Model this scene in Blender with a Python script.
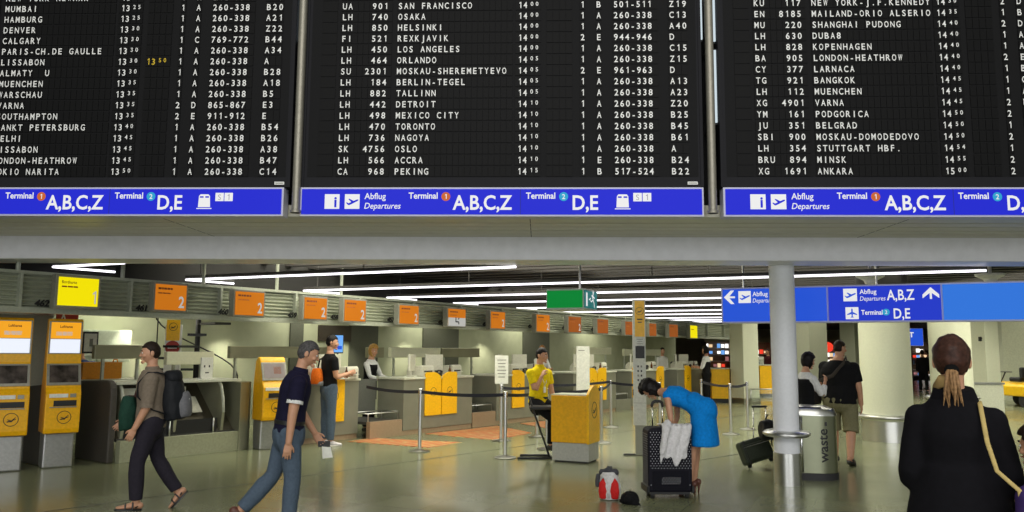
import bpy, bmesh, math, random
from mathutils import Vector, Matrix, noise
from math import sin, cos, pi, radians as R
random.seed(7)
for o in list(bpy.data.objects): bpy.data.objects.remove(o)
SC = bpy.context.scene
COL = SC.collection
V = Vector
# ------------------------------------------------------------------ camera
F, CH = 800.0, 1.6
PITCH, ROLL = math.atan(94/800.0), R(0.4)
fw = V((0, cos(PITCH), sin(PITCH))); up0 = V((0, -sin(PITCH), cos(PITCH))); rt0 = V((1, 0, 0))
rt = rt0*cos(ROLL) + up0*sin(ROLL); up = up0*cos(ROLL) - rt0*sin(ROLL)
cd = bpy.data.cameras.new('camera'); cam = bpy.data.objects.new('camera', cd); COL.objects.link(cam)
cd.sensor_width = 36; cd.lens = 36*F/1024; cd.clip_start = .05; cd.clip_end = 300
m = Matrix.Identity(4)
for i in range(3):
    m[i][0], m[i][1], m[i][2] = rt[i], up[i], -fw[i]
m.translation = (0, 0, CH); cam.matrix_world = m
SC.camera = cam
# ------------------------------------------------------------------ world, big lights, exposure
w = bpy.data.worlds.new('world'); SC.world = w; w.use_nodes = True
w.node_tree.nodes['Background'].inputs[0].default_value = (0.92, 0.95, 0.86, 1)
w.node_tree.nodes['Background'].inputs[1].default_value = 0.35
def area(name, loc, target, sx, sy, power, color):
    l = bpy.data.lights.new(name, 'AREA'); l.shape = 'RECTANGLE'; l.size = sx; l.size_y = sy; l.energy = power; l.color = color
    o = bpy.data.objects.new(name, l); COL.objects.link(o); o.location = loc
    o.rotation_euler = (V(target)-V(loc)).to_track_quat('-Z', 'Y').to_euler(); return o
area('atrium_fill', (0, -4, 9), (0, 8, 3.6), 14, 5, 700, (1.0, .97, .93))  # unseen overhead area light, added to light the boards
area('front_fill', (0, -11, 2.9), (0, 10, 1.9), 24, 4, 960, (.97, .98, 1.0))  # unseen area light behind the camera, added to brighten beam and soffit
for k_, (x_, y_, sx_, sy_, p_) in enumerate(((-2.0, 13.4, 7, 2.5, 480), (4.5, 15, 6, 5, 500), (3, 21, 7, 5, 480), (12, 17, 6, 6, 800), (12, 25, 8, 6, 760), (8, 33, 12, 6, 420), (20, 26, 6, 8, 300))):
    area('louvre_fill', (x_, y_, 3.23), (x_, y_, 0), sx_, sy_, p_, (1.0, .97, .80))  # unseen area lights above the slats, added to make up for dim tubes
for k_ in range(5):
    area('office_fill', (-6.6+k_*2.45, 14.2+k_*3.2, 2.5), (-6.6+k_*2.45, 14.2+k_*3.2, 0), 2.2, 1.0, 34, (1.0, .97, .80))  # unseen area lights, added to lift the dark back office
SC.view_settings.view_transform = 'Standard'; SC.view_settings.look = 'None'
SC.view_settings.gamma = 1; SC.view_settings.use_curve_mapping = False
SC.view_settings.exposure = 0.0
# ------------------------------------------------------------------ placing helpers
def ray(px, py):
    d = fw*F + rt*(px-512) - up*(py-256); return d/d.y
def D(px, py, d): return V((0, 0, CH)) + ray(px, py)*d
def G(px, py, z=0.0):
    r = ray(px, py); return V((0, 0, CH)) + r*((z-CH)/r.z)
def fpos(px, d):
    r = ray(px, 350); return V((r.x*d, d, 0))
# ------------------------------------------------------------------ materials
MATS = {}
def mat(name, col, rough=.55, metal=0.0, var=.06, scale=30., emit=0.0, ecol=None, bump=0.0, spec=.5, trans=0.0):
    if name in MATS: return MATS[name]
    m = bpy.data.materials.new(name); m.use_nodes = True; nt = m.node_tree; b = nt.nodes['Principled BSDF']
    b.inputs['Roughness'].default_value = rough; b.inputs['Metallic'].default_value = metal
    b.inputs['Specular IOR Level'].default_value = spec
    if emit > 0: ecol = ecol or col; col = tuple(x*.15 for x in col); b.inputs['Specular IOR Level'].default_value = .08
    c = (*col, 1)
    if var > 0:
        tc = nt.nodes.new('ShaderNodeTexCoord'); n = nt.nodes.new('ShaderNodeTexNoise'); n.inputs['Scale'].default_value = scale
        n.inputs['Detail'].default_value = 4
        r = nt.nodes.new('ShaderNodeValToRGB')
        r.color_ramp.elements[0].color = (*[x*(1-var*1.5) for x in col], 1); r.color_ramp.elements[1].color = (*[min(1, x*(1+var*1.5)) for x in col], 1)
        r.color_ramp.elements[0].position = .3; r.color_ramp.elements[1].position = .7
        nt.links.new(tc.outputs['Object'], n.inputs['Vector']); nt.links.new(n.outputs['Fac'], r.inputs[0]); nt.links.new(r.outputs[0], b.inputs['Base Color'])
        if bump > 0:
            bp = nt.nodes.new('ShaderNodeBump'); bp.inputs['Strength'].default_value = bump; bp.inputs['Distance'].default_value = .01
            nt.links.new(n.outputs['Fac'], bp.inputs['Height']); nt.links.new(bp.outputs[0], b.inputs['Normal'])
    else:
        b.inputs['Base Color'].default_value = c
    if emit > 0:
        b.inputs['Emission Color'].default_value = (*(ecol or col), 1); b.inputs['Emission Strength'].default_value = emit
    if trans > 0:
        b.inputs['Transmission Weight'].default_value = trans
    MATS[name] = m; return m
def srgb(r, g, b):
    f = lambda x: (x/255/12.92) if x/255 <= .04045 else ((x/255+.055)/1.055)**2.4
    return (f(r), f(g), f(b))
# ------------------------------------------------------------------ mesh builder
GLY = {}
def glyph(s, bold):
    k = (s, bold)
    if s == '1': GLY[k] = ([V((x, y, 0)) for x, y in ((.17, 0), (.275, 0), (.275, .72), (.20, .72), (.04, .60), (.04, .49), (.17, .575))], [(0, 1, 2, 3, 6), (3, 4, 5, 6)])
    if k not in GLY:
        c = bpy.data.curves.new('text', 'FONT'); c.body = s; c.size = 1; c.offset = bold; c.resolution_u = 3
        o = bpy.data.objects.new('text', c); COL.objects.link(o); bpy.context.view_layer.update()
        me = bpy.data.meshes.new_from_object(o)
        GLY[k] = ([v.co.copy() for v in me.vertices], [tuple(p.vertices) for p in me.polygons])
        bpy.data.objects.remove(o); bpy.data.curves.remove(c); bpy.data.meshes.remove(me)
    return GLY[k]
class MB:
    def __init__(s): s.v = []; s.f = []; s.mi = []; s.mats = []; s.raw = set()
    def _m(s, m):
        if m not in s.mats: s.mats.append(m)
        return s.mats.index(m)
    def add(s, vs, fs, m, M=None):
        n = len(s.v); i = s._m(m)
        for v in vs: s.v.append(M @ V(v) if M else V(v))
        for f in fs: s.f.append([a+n for a in f]); s.mi.append(i)
        return s
    def box(s, c, size, m, M=None, rz=0):
        x, y, z = [q/2 for q in size]; c = V(c)
        r = Matrix.Rotation(rz, 3, 'Z')
        vs = [c + r @ V((a*x, b*y, d*z)) for a in (-1, 1) for b in (-1, 1) for d in (-1, 1)]
        return s.add(vs, [(0,1,3,2),(4,6,7,5),(0,4,5,1),(2,3,7,6),(0,2,6,4),(1,5,7,3)], m, M)
    def bar(s, a, b, w, h, m, upv=(0, 0, 1), M=None):
        a, b = V(a), V(b); t = (b-a).normalized(); sd = t.cross(V(upv))
        if sd.length < 1e-4: sd = V((1, 0, 0))
        sd.normalize(); u = sd.cross(t)
        vs = [p + sd*(i*w/2) + u*(j*h/2) for p in (a, b) for i in (-1, 1) for j in (-1, 1)]
        return s.add(vs, [(0,1,3,2),(4,6,7,5),(0,4,5,1),(2,3,7,6),(0,2,6,4),(1,5,7,3)], m, M)
    def prism(s, poly, M, depth, m):      # poly in local xy, extruded along local z by depth
        n = len(poly)
        vs = [(p[0], p[1], 0) for p in poly] + [(p[0], p[1], depth) for p in poly]
        fs = [tuple(range(n))[::-1], tuple(range(n, 2*n))] + [(i, (i+1) % n, n+(i+1) % n, n+i) for i in range(n)]
        return s.add(vs, fs, m, M)
    def tube(s, pts, rad, m, n=12, side=(1, 0, 0), caps=True, M=None, rnd=False):
        pts = [V(p) for p in pts]; k = len(pts)
        rad = [(r, r) if not isinstance(r, (tuple, list)) else r for r in (rad if isinstance(rad, (list,)) else [rad]*k)]
        T = []
        for i in range(k):
            t = (pts[min(i+1, k-1)]-pts[max(i-1, 0)]); T.append(t.normalized() if t.length > 1e-9 else V((0, 0, 1)))
        P, Q = list(pts), list(rad)
        if rnd:
            def cap(p, r, t, sg):
                rr = min(r)
                return [(p + t*sg*rr*sin(a), (r[0]*cos(a), r[1]*cos(a)), t) for a in (.5, 1.0, 1.4)]
            A = cap(pts[0], rad[0], T[0], -1)[::-1]; B = cap(pts[-1], rad[-1], T[-1], 1)
            P = [a[0] for a in A]+P+[b[0] for b in B]; Q = [a[1] for a in A]+Q+[b[1] for b in B]; T = [a[2] for a in A]+T+[b[2] for b in B]
        vs = []; sv0 = V(side)
        for p, r, t in zip(P, Q, T):
            sd = sv0 - t*sv0.dot(t)
            if sd.length < .15:
                alt = V((0, 1, 0)) if abs(t.y) < .8 else V((0, 0, 1)); sd = alt - t*alt.dot(t)
            sd.normalize(); u = t.cross(sd); sv0 = sd if V(side).cross(t).length < .3 else sv0
            for j in range(n):
                a = 2*pi*j/n; vs.append(p + sd*(r[0]*cos(a)) + u*(r[1]*sin(a)))
        k = len(P); fs = [(i*n+j, i*n+(j+1) % n, (i+1)*n+(j+1) % n, (i+1)*n+j) for i in range(k-1) for j in range(n)]
        if caps: fs += [tuple(range(n))[::-1], tuple(range((k-1)*n, k*n))]
        return s.add(vs, fs, m, M)
    def lathe(s, prof, m, c=(0, 0, 0), n=24, M=None):
        c = V(c); vs = []; k = len(prof)
        for r, z in prof:
            for j in range(n): a = 2*pi*j/n; vs.append(c + V((r*cos(a), r*sin(a), z)))
        fs = [(i*n+j, i*n+(j+1) % n, (i+1)*n+(j+1) % n, (i+1)*n+j) for i in range(k-1) for j in range(n)]
        fs += [tuple(range(n))[::-1], tuple(range((k-1)*n, k*n))]
        return s.add(vs, fs, m, M)
    def ell(s, c, r, m, M=None, nu=14, nv=9, rot=None):
        c = V(c); vs = []; rot = rot or Matrix.Identity(3)
        for i in range(nv+1):
            th = pi*i/nv
            for j in range(nu):
                a = 2*pi*j/nu; vs.append(c + rot @ V((r[0]*sin(th)*cos(a), r[1]*sin(th)*sin(a), r[2]*cos(th))))
        fs = [(i*nu+j, i*nu+(j+1) % nu, (i+1)*nu+(j+1) % nu, (i+1)*nu+j) for i in range(nv) for j in range(nu)]
        return s.add(vs, fs, m, M)
    def ring(s, M, r, wd, m, n=28, th=.004):   # flat ring in local xy
        vs = []
        for z in (0, th):
            for rr in (r-wd, r):
                vs += [(rr*cos(2*pi*j/n), rr*sin(2*pi*j/n), z) for j in range(n)]
        fs = []
        for j in range(n):
            k = (j+1) % n; fs += [(2*n+j, 3*n+j, 3*n+k, 2*n+k), (n+j, n+k, 3*n+k, 3*n+j), (j, 2*n+j, 2*n+k, k)]
        return s.add(vs, fs, m, M)
    def text(s, t, M, size, m, sx=1.0, align='l', bold=0.0, shear=0.0, pitch=None):
        """writes t on local xy plane of M starting at the origin"""
        if pitch is None:
            vs, fs = glyph(t, bold)
            if not vs: return s
            x0 = min(v.x for v in vs); x1 = max(v.x for v in vs)
            ox = {'l': -x0, 'c': -(x0+x1)/2, 'r': -x1}[align]
            return s.add([((v.x+ox+shear*v.y)*size*sx, v.y*size, 0) for v in vs], fs, m, M)
        for i, ch in enumerate(t):
            if ch == ' ': continue
            vs, fs = glyph(ch, bold); x0 = min(v.x for v in vs); x1 = max(v.x for v in vs)
            wd = (x1-x0)*size*sx; q = min(1, pitch*.72/wd) if wd > 0 else 1
            s.add([((v.x-(x0+x1)/2)*size*sx*q + i*pitch + pitch/2, v.y*size, 0) for v in vs], fs, m, M)
        return s
    def build(s, name, parent=None, smooth=False, bevel=0.0, loc=None, rz=0, sub=0, recalc=True, autos=None):
        me = bpy.data.meshes.new(name)
        me.from_pydata([tuple(v) for v in s.v], [], s.f); me.polygons.foreach_set('material_index', s.mi)
        for m in s.mats: me.materials.append(m)
        if recalc:
            b = bmesh.new(); b.from_mesh(me); bmesh.ops.remove_doubles(b, verts=b.verts, dist=1e-6); bmesh.ops.recalc_face_normals(b, faces=b.faces); b.to_mesh(me); b.free()
        o = bpy.data.objects.new(name, me); COL.objects.link(o)
        if smooth: me.polygons.foreach_set('use_smooth', [True]*len(me.polygons))
        if autos is not None: me.polygons.foreach_set('use_smooth', [True]*len(me.polygons)); me.set_sharp_from_angle(angle=R(autos))
        if bevel: md = o.modifiers.new('bevel', 'BEVEL'); md.width = bevel; md.segments = 2; md.limit_method = 'ANGLE'; md.angle_limit = R(40)
        if sub: md = o.modifiers.new('sub', 'SUBSURF'); md.levels = sub; md.render_levels = sub
        if parent: o.parent = parent
        if loc is not None: o.location = loc
        o.rotation_euler.z = rz
        return o
def tag(o, label=None, cat=None, group=None, kind=None):
    if label: o['label'] = label
    if cat: o['category'] = cat
    if group: o['group'] = group
    if kind: o['kind'] = kind
    return o
def empty(name, loc, rz, label, cat, group=None):
    o = bpy.data.objects.new(name, None); COL.objects.link(o); o.location = loc; o.rotation_euler.z = rz; o.empty_display_size = .1
    return tag(o, label, cat, group)
def dup(o, loc=None, rz=None, label=None, parent=None):
    c = o.copy(); COL.objects.link(c)
    if parent is not None: c.parent = parent
    if loc is not None: c.location = loc
    if rz is not None: c.rotation_euler.z = rz
    if label: c['label'] = label
    for ch in list(o.children): dup(ch, parent=c)
    return c
def struct(mb, name, **k): return tag(mb.build(name, **k), kind='structure')
def frame(o, x, y, z=None):      # 4x4 from origin and axes
    x = V(x).normalized(); y = V(y).normalized(); z = x.cross(y)
    return Matrix(((x.x, y.x, z.x, o[0]), (x.y, y.y, z.y, o[1]), (x.z, y.z, z.z, o[2]), (0, 0, 0, 1)))
FACE = lambda x, y, z: Matrix(((1, 0, 0, x), (0, 0, -1, y), (0, 1, 0, z), (0, 0, 0, 1)))   # writes on a face that looks to local -Y
FACEP = lambda x, y, z: Matrix(((-1, 0, 0, x), (0, 0, 1, y), (0, 1, 0, z), (0, 0, 0, 1)))  # writes on a face that looks to local +Y
# palette
WHITE = mat('white_paint', (.8, .8, .78)); STEEL = mat('brushed_steel', (.62, .62, .6), .28, 1.0, var=.04, scale=60)
CHROME = mat('polished_steel', (.75, .75, .75), .15, 1.0, var=0); GREYP = mat('grey_laminate', srgb(128, 128, 116), .45)
YEL = mat('signal_yellow', srgb(244, 186, 6), .38); DARK = mat('charcoal_plastic', (.02, .02, .022), .5); BLACK = mat('black_plastic', (.008, .008, .009), .5)
RUB = mat('black_rubber', (.012, .012, .012), .8); WLET = mat('white_lettering', (.85, .85, .83), .5, var=0); BLET = mat('black_lettering', (.01, .01, .012), .5, var=0)
BELT = mat('black_belt_webbing', (.012, .013, .025), .7, scale=200)
# ================================================================== structure
UD = V((.601, .799, 0)); ND = V((-.799, .601, 0)); B0 = V((-2.5, 14.5, 0)); VD = V((.912, -.41, 0))
UANG = math.atan2(UD.y, UD.x)
def row(s, off=0., z=0.): return B0 + UD*s + ND*off + V((0, 0, z))
def floor_mat():
    m = bpy.data.materials.new('polished_stone_tiles'); m.use_nodes = True; nt = m.node_tree; b = nt.nodes['Principled BSDF']; L = nt.links.new
    tc = nt.nodes.new('ShaderNodeTexCoord'); mp = nt.nodes.new('ShaderNodeMapping'); mp.inputs['Rotation'].default_value = (0, 0, R(24))
    br = nt.nodes.new('ShaderNodeTexBrick'); br.offset = 0; br.inputs['Scale'].default_value = 1; br.inputs['Brick Width'].default_value = .6; br.inputs['Row Height'].default_value = .6
    br.inputs['Mortar Size'].default_value = .004; br.inputs['Mortar Smooth'].default_value = .3
    br.inputs['Color1'].default_value = (*srgb(126, 130, 100), 1); br.inputs['Color2'].default_value = (*srgb(119, 123, 95), 1); br.inputs['Mortar'].default_value = (*srgb(102, 105, 82), 1)
    n = nt.nodes.new('ShaderNodeTexNoise'); n.inputs['Scale'].default_value = 45; n.inputs['Detail'].default_value = 5
    mx = nt.nodes.new('ShaderNodeMixRGB'); mx.blend_type = 'OVERLAY'; mx.inputs[0].default_value = .22
    L(tc.outputs['Object'], mp.inputs[0]); L(mp.outputs[0], br.inputs[0]); L(tc.outputs['Object'], n.inputs[0])
    L(br.outputs[0], mx.inputs[1]); L(n.outputs[0], mx.inputs[2]); L(mx.outputs[0], b.inputs['Base Color'])
    n2 = nt.nodes.new('ShaderNodeTexNoise'); n2.inputs['Scale'].default_value = 1.2; L(tc.outputs['Object'], n2.inputs[0])
    mr = nt.nodes.new('ShaderNodeMapRange'); mr.inputs[3].default_value = .16; mr.inputs[4].default_value = .26; L(n2.outputs[0], mr.inputs[0]); L(mr.outputs[0], b.inputs['Roughness'])
    b.inputs['Specular IOR Level'].default_value = .55
    return m
FLOOR = floor_mat()
f = MB(); f.add([(-40, -14, 0), (45, -14, 0), (45, 75, 0), (-40, 75, 0), (-40, -14, -.2), (45, -14, -.2), (45, 75, -.2), (-40, 75, -.2)], [(0,1,2,3),(4,7,6,5),(0,4,5,1),(1,5,6,2),(2,6,7,3),(3,7,4,0)], FLOOR)
struct(f, 'floor')
SEAM = mat('dark_floor_joint', (.03, .03, .025), .6)
sm = MB()
for a, b in (((0, 518), (560, 441)), ((560, 441), (760, 413)), ((640, 470), (1024, 408))):
    A, B = G(*a), G(*b); sm.bar(A+V((0, 0, .0005)), B+V((0, 0, .0005)), .022, .003, SEAM)
struct(sm, 'trim_4')
# board wall, soffit, beam --------------------------------------------------
PH = R(2.0); EX = V((cos(PH), -sin(PH), 0)); EN = V((-sin(PH), -cos(PH), 0)); EZ = V((0, 0, 1)); BD = V((0, 7.9, 0))
def BP(px, py, off=0.):      # pixel -> board-plane coordinates (along, height)
    r = ray(px, py); o = V((0, 0, CH)); P0 = BD + EN*off
    t = (P0-o).dot(EN)/r.dot(EN); p = o + r*t; return (p-BD).dot(EX), p.z
def bw(x, z, off=0.): return BD + EX*x + EN*off + V((0, 0, z))
SOFF = mat('soffit_panel', srgb(208, 205, 188), .35, var=.03, scale=6); BEAM = mat('beam_face_paint', srgb(234, 234, 242), .4, var=.03, scale=8)
H0 = 2.95; HB = 2.67; DB = 1.62
s = MB(); FB = frame(BD, EX, -EN)     # local x along, y away from camera, z up
def fbox(mb, x0, x1, y0, y1, z0, z1, m): mb.box(((x0+x1)/2, (y0+y1)/2, (z0+z1)/2), (x1-x0, y1-y0, z1-z0), m, FB)
FB3 = FB.copy()
SEAM2 = mat('soffit_joint_shadow_gap', (.03, .03, .03), .7)
fbox(s, -14, 14, .16, DB, H0, H0+.12, SOFF)
for k in range(4): fbox(s, -14, 14, .55+k*.27, .556+k*.27, H0-.006, H0+.01, SOFF)
for x in (-11.4, -7.55, -3.69, .17, 4.03, 7.9, 11.7): fbox(s, x, x+.008, .17, DB, H0-.0015, H0+.01, SEAM2)
struct(s, 'trim_1')
s = MB(); fbox(s, -14, 14, DB, DB+.55, HB, H0+.3, BEAM); struct(s, 'trim_2', bevel=.01)
WD = mat('dark_wall_cladding', (.012, .012, .013), .7)
s = MB(); fbox(s, -14, 14, .62, .8, H0+.12, 8.5, WD); struct(s, 'wall_upper')
# hall ceiling: dark sheet with slats along the light lines
CEIL = mat('dark_ceiling_slat', srgb(34, 30, 28), .6, var=.1, scale=5); CEILB = mat('dark_ceiling_void', (.012, .011, .010), .8)
c = MB(); CF = frame(V((0, 9.6, 0)), VD, V((.41, .912, 0)))
c.box((12, DB+.5+32, 3.3), (84, 64, .1), CEILB, FB)
def behind_beam(p, L, d=VD):      # length along d from p that stays behind the beam
    y0 = (V(p)-BD).dot(-EN)-(DB+.57); k = d.dot(-EN)
    return L if k >= 0 else max(0, min(L, y0/-k))
for k in range(125):
    p = CF @ V((-28, -11+k*.5, 3.1)); L = behind_beam(p, 80)
    if L > .5: c.bar(p, p+VD*L, .14, .12, CEIL)
struct(c, 'ceiling')
# outer walls of the hall (behind the counters, far end, right side)
WG = mat('grey_green_wall', srgb(172, 176, 148), .6, var=.04, scale=4); WDG = mat('dark_olive_panel', srgb(84, 86, 74), .5)
WFAR = mat('far_wall_paint', srgb(170, 156, 128), .6); WBR = mat('brown_recess', srgb(52, 44, 34), .6)
w_ = MB(); BF = frame(B0, UD, ND)
w_.box((2.2, 3.75, 1.55), (36, .15, 3.1), WG, BF)
for s0, s1 in ((1.0, 1.35), (2.7, 3.6), (5.2, 6.6), (9.6, 11.0)): w_.box(((s0+s1)/2, 3.66, 1.6), (s1-s0, .05, 2.4), WDG, BF)
w_.box((2.25, 3.65, 1.95), (.95, .06, .36), WBR, BF)
w_.box((2.2, 2.3, 2.56), (36, 2.9, .06), mat('office_ceiling', srgb(120, 116, 98), .6), BF)
w_.box((2.2, .98, 2.89), (36, .06, .72), CEILB, BF)
struct(w_, 'wall_back')
w_ = MB(); w_.box((20.4, -12, 1.55), (.15, 2, 3.1), WFAR, BF)
w_.box((6, 52, 1.55), (70, .2, 3.1), WFAR); struct(w_, 'wall_far')
w_ = MB(); w_.box((30, 32, 1.55), (.2, 44, 3.1), WG); struct(w_, 'wall_right')
w_ = MB(); w_.box((-20.5, 18, 1.55), (.2, 34, 3.1), WG); struct(w_, 'wall_left')
# fascia above the counters (a long ribbed canopy)
SLAT = mat('ribbed_aluminium', srgb(176, 180, 160), .38, .35, var=.03); RAIL = mat('canopy_rail', srgb(168, 172, 156), .4, .2)
Z0, Z1, FO = 2.03, 2.52, .30
fa = MB()
fa.box((5, FO+.1, Z1+.02), (28, .22, .04), RAIL, BF); fa.box((5, FO+.02, Z0+.03), (28, .12, .07), RAIL, BF); fa.box((5, FO+.10, (Z0+Z1)/2), (28, .04, Z1-Z0), RAIL, BF)
for k in range(7):
    z = Z0+.105+k*.058
    fa.prism([(0, -.026), (.036, -.006), (.036, .006), (0, .026)], BF @ Matrix.Translation((-9, FO+.08, z)) @ Matrix(((0, 0, 1, 0), (-1, 0, 0, 0), (0, 1, 0, 0), (0, 0, 0, 1))), 28, SLAT)
for k in range(20): fa.box((-8.6+k*1.42, FO+.02, (Z0+Z1)/2), (.035, .1, Z1-Z0), RAIL, BF)
struct(fa, 'trim_3')
# hall columns ---------------------------------------------------------------
COLW = mat('column_paint', srgb(214, 216, 192), .5, var=.02); COLG = mat('grey_column_paint', srgb(228, 230, 236), .45, var=.02)
def round_column(p, r, label, m, guard=True, ztop=3.05, zr=.62, base=.42):
    e = empty('round_column', p, 0, label, 'column')
    MB().lathe([(r, base), (r, ztop)], m, n=40).build('shaft', e, autos=40)
    MB().lathe([(r*1.0+.012, 0), (r+.012, base), (r, base+.004)], STEEL, n=40).build('steel_base', e, autos=40)
    if r > .4: MB().lathe([(r+.012, 2.58), (r+.012, 3.24)], CEILB, n=40).build('blackout_sleeve', e, autos=40)  # added dark sleeve, blacks out the lit column top
    if guard:
        MB().lathe([(r+.02, zr), (r+.1, zr+.005), (r+.13, zr+.03), (r+.13, zr+.05), (r+.1, zr+.075), (r+.02, zr+.08)], STEEL, n=40).build('guard_ring', e, autos=50)
        g = MB()
        for k in range(4): a = k*pi/2+.5; g.bar((r*cos(a), r*sin(a), zr+.04), ((r+.1)*cos(a), (r+.1)*sin(a), zr+.04), .03, .03, STEEL)
        g.build('guard_bracket', e)
    return e
p = G(792.5, 486.5); p.y += .15
round_column(p, .152, 'slim grey round column with steel foot in front of waste bin', COLG, ztop=HB+.02, zr=.57, base=.38)
round_column(G(895, 443)+V((.1, .45, 0)), .44, 'thick pale round column with steel foot beneath blue hanging sign', COLW, zr=.40, base=.36)
round_column(fpos(950, 19.5), .46, "pale round column half hidden behind coated woman's head", COLW, zr=.5, base=.36)
def square_column(px, d, wx, wy, label, rz=UANG):
    e = empty('square_column', fpos(px, d), rz, label, 'column')
    MB().box((0, 0, 1.6), (wx, wy, 2.9), COLW).build('shaft', e, bevel=.015)
    MB().box((0, 0, .075), (wx+.03, wy+.03, .15), STEEL).build('steel_base', e)
    return e
square_column(744, 25.5, .62, .62, 'pale square column beside the ticket machine and belt posts', R(25))
square_column(984, 21.5, .5, .5, 'pale square column with small black fitting, right of dark coat', R(20))
square_column(811, 33, .9, .9, 'far pale square column beyond woman in black vest', R(20))
square_column(853, 36, .6, .9, 'far tan square column behind the walking man in shorts', R(20))
# ================================================================== departure boards
CASE = mat('board_casing', srgb(36, 36, 40), .6, var=.03, spec=.12); CELL = mat('black_flap', (.0035, .0035, .004), .55, var=0, spec=.15); GAP = mat('flap_gap', (.011, .011, .012), .6, var=0, spec=.1)
LET = mat('flap_lettering', (.93, .93, .92), .5, var=0); LETY = mat('amber_flap_lettering', (.75, .52, .02), .5, var=0)
SBLUE = mat('backlit_blue', srgb(30, 36, 215), .3, var=0, emit=.72, ecol=srgb(44, 52, 228)); SWHITE = mat('backlit_white', (.9, .9, .9), .3, var=0, emit=.75, ecol=(1, 1, 1))
SORANGE = mat('backlit_orange_disc', srgb(235, 120, 60), .3, var=0, emit=.6); SCYAN = mat('backlit_cyan_disc', srgb(60, 190, 240), .3, var=0, emit=.6); SFRAME = mat('sign_edge_white', srgb(205, 205, 225), .4, var=0)
PX = 7.9/800*1.003; RP = .1165; ZB = BP(512, 171.5)[1]       # metres per pixel on the board, row pitch, lowest row centre
PITCHC = .0600
def row_text(mb, x, z, t, m=None, size=.092, pitch=PITCHC, align='l', sx=.92):
    if align == 'r': x -= pitch*len(t)
    mb.text(t, frame(bw(x, z-size*.36, .0125), EX, EZ), size, m or LET, sx=sx, pitch=pitch, bold=.014)
def cells(mb, x, z, n, pitch=PITCHC, h=.103):
    for i in range(n): fb(mb, x+i*pitch+.002, x+(i+1)*pitch-.002, .001, .0085, z-h/2, z+h/2, CELL)
def fb(mb, x0, x1, o0, o1, z0, z1, m):
    mb.box(((x0+x1)/2, -(o0+o1)/2, (z0+z1)/2), (x1-x0, o1-o0, z1-z0), m, FB)
BOARDS = []
def board(cx, rows, label, sidecol, nrow=17):
    """cx: board coordinate where the airline column begins"""
    e = empty('departure_board', bw(cx+1.8, 3.2), 0, label, 'flight board'); inv = Matrix.Translation(-V(e.location))
    def put(mb, name, **k):
        o = mb.build(name, e, **k); o.matrix_parent_inverse = inv; return o
    x0, x1 = cx-.335, cx+3.66
    mb = MB(); top = ZB+RP*(nrow+1.2)
    fb(mb, x0, x1, -.42, 0, ZB-.16, top, CASE)
    for s_ in (x0-.03, x1): fb(mb, s_, s_+.03, -.42, .01, ZB-.16, top, CASE)
    put(mb, 'casing')
    mb = MB(); fb(mb, x1-.13, x1-.03, .001, .006, ZB-.135, ZB-.105, WLET); fb(mb, x1-.12, x1-.04, .006, .0068, ZB-.124, ZB-.116, GREYP); put(mb, 'maker_plate')
    for k in range(nrow):
        z = ZB+RP*k; mb = MB()
        fb(mb, x0+.03, x1-.02, 0, .001, z-RP/2, z+RP/2, GAP)
        fb(mb, cx-.2, cx-.045, .001, .007, z-.052, z+.052, CELL)
        cells(mb, cx-.01, z, 9); cells(mb, cx+.575, z, 20); cells(mb, cx+1.80, z, 4, .066); cells(mb, cx+2.12, z, 4, .066); cells(mb, cx+2.46, z, 1); cells(mb, cx+2.625, z, 1); cells(mb, cx+2.795, z, 8, .0575); cells(mb, cx+3.36, z, 3, .065)
        r = rows[k] if k < len(rows) else None
        if r:
            al, num, dest, hh, mm, late, te, ha, desk, gate = r
            row_text(mb, cx, z, al); row_text(mb, cx+.49, z, num, align='r'); row_text(mb, cx+.58, z, dest)
            row_text(mb, cx+1.825, z, hh, pitch=.052)
            row_text(mb, cx+1.945, z+.012, mm, size=.062, pitch=.052)
            if late: row_text(mb, cx+2.13, z, late[:2], LETY, pitch=.052); row_text(mb, cx+2.25, z+.014, late[2:], LETY, size=.062, pitch=.052)
            row_text(mb, cx+2.46, z, te); row_text(mb, cx+2.625, z, ha); row_text(mb, cx+2.80, z, desk, pitch=.0575); row_text(mb, cx+3.365, z, gate, pitch=.064)
        put(mb, 'flight_row', recalc=False)
    return e
cxC = BP(337, 171)[0]; cxL = BP(-63, 171)[0]; cxR = BP(757.5, 171)[0]
def rows_of(txt):
    out = []
    for ln in txt.strip().split('\n')[::-1]:
        p = [q.strip() for q in ln.split('|')]; hm, _, late = p[3].partition('+')
        out.append((p[0], p[1], p[2], hm[:2], hm[2:], late, p[4], p[5], p[6], p[7]))
    return out
board(cxL, rows_of('''||NEW YORK NEWARK|1325|1|A|260-338|B20
||MUMBAI|1325|1|A|260-338|B20
||HAMBURG|1325|1|A|260-338|A21
||DENVER|1330|1|A|260-338|Z22
||CALGARY|1330|1|C|769-772|B44
||PARIS-CH.DE GAULLE|1330|1|A|260-338|A34
||LISSABON|1330+1350|1|A|260-338|A
||ALMATY  U|1330|1|A|260-338|B28
||MUENCHEN|1335|1|A|260-338|A18
||WARSCHAU|1335|1|A|260-338|B5
||VARNA|1335|2|D|865-867|E3
||SOUTHAMPTON|1335|2|E|911-912|E
||SANKT PETERSBURG|1340|1|A|260-338|B54
||DELHI|1345|1|A|260-338|B26
||LISSABON|1345|1|A|260-338|A38
||LONDON-HEATHROW|1345|1|A|260-338|B47
||TOKIO NARITA|1350|1|A|260-338|C14'''), 'large black split-flap flight board listing MUMBAI down to TOKIO NARITA', 0)
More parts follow.
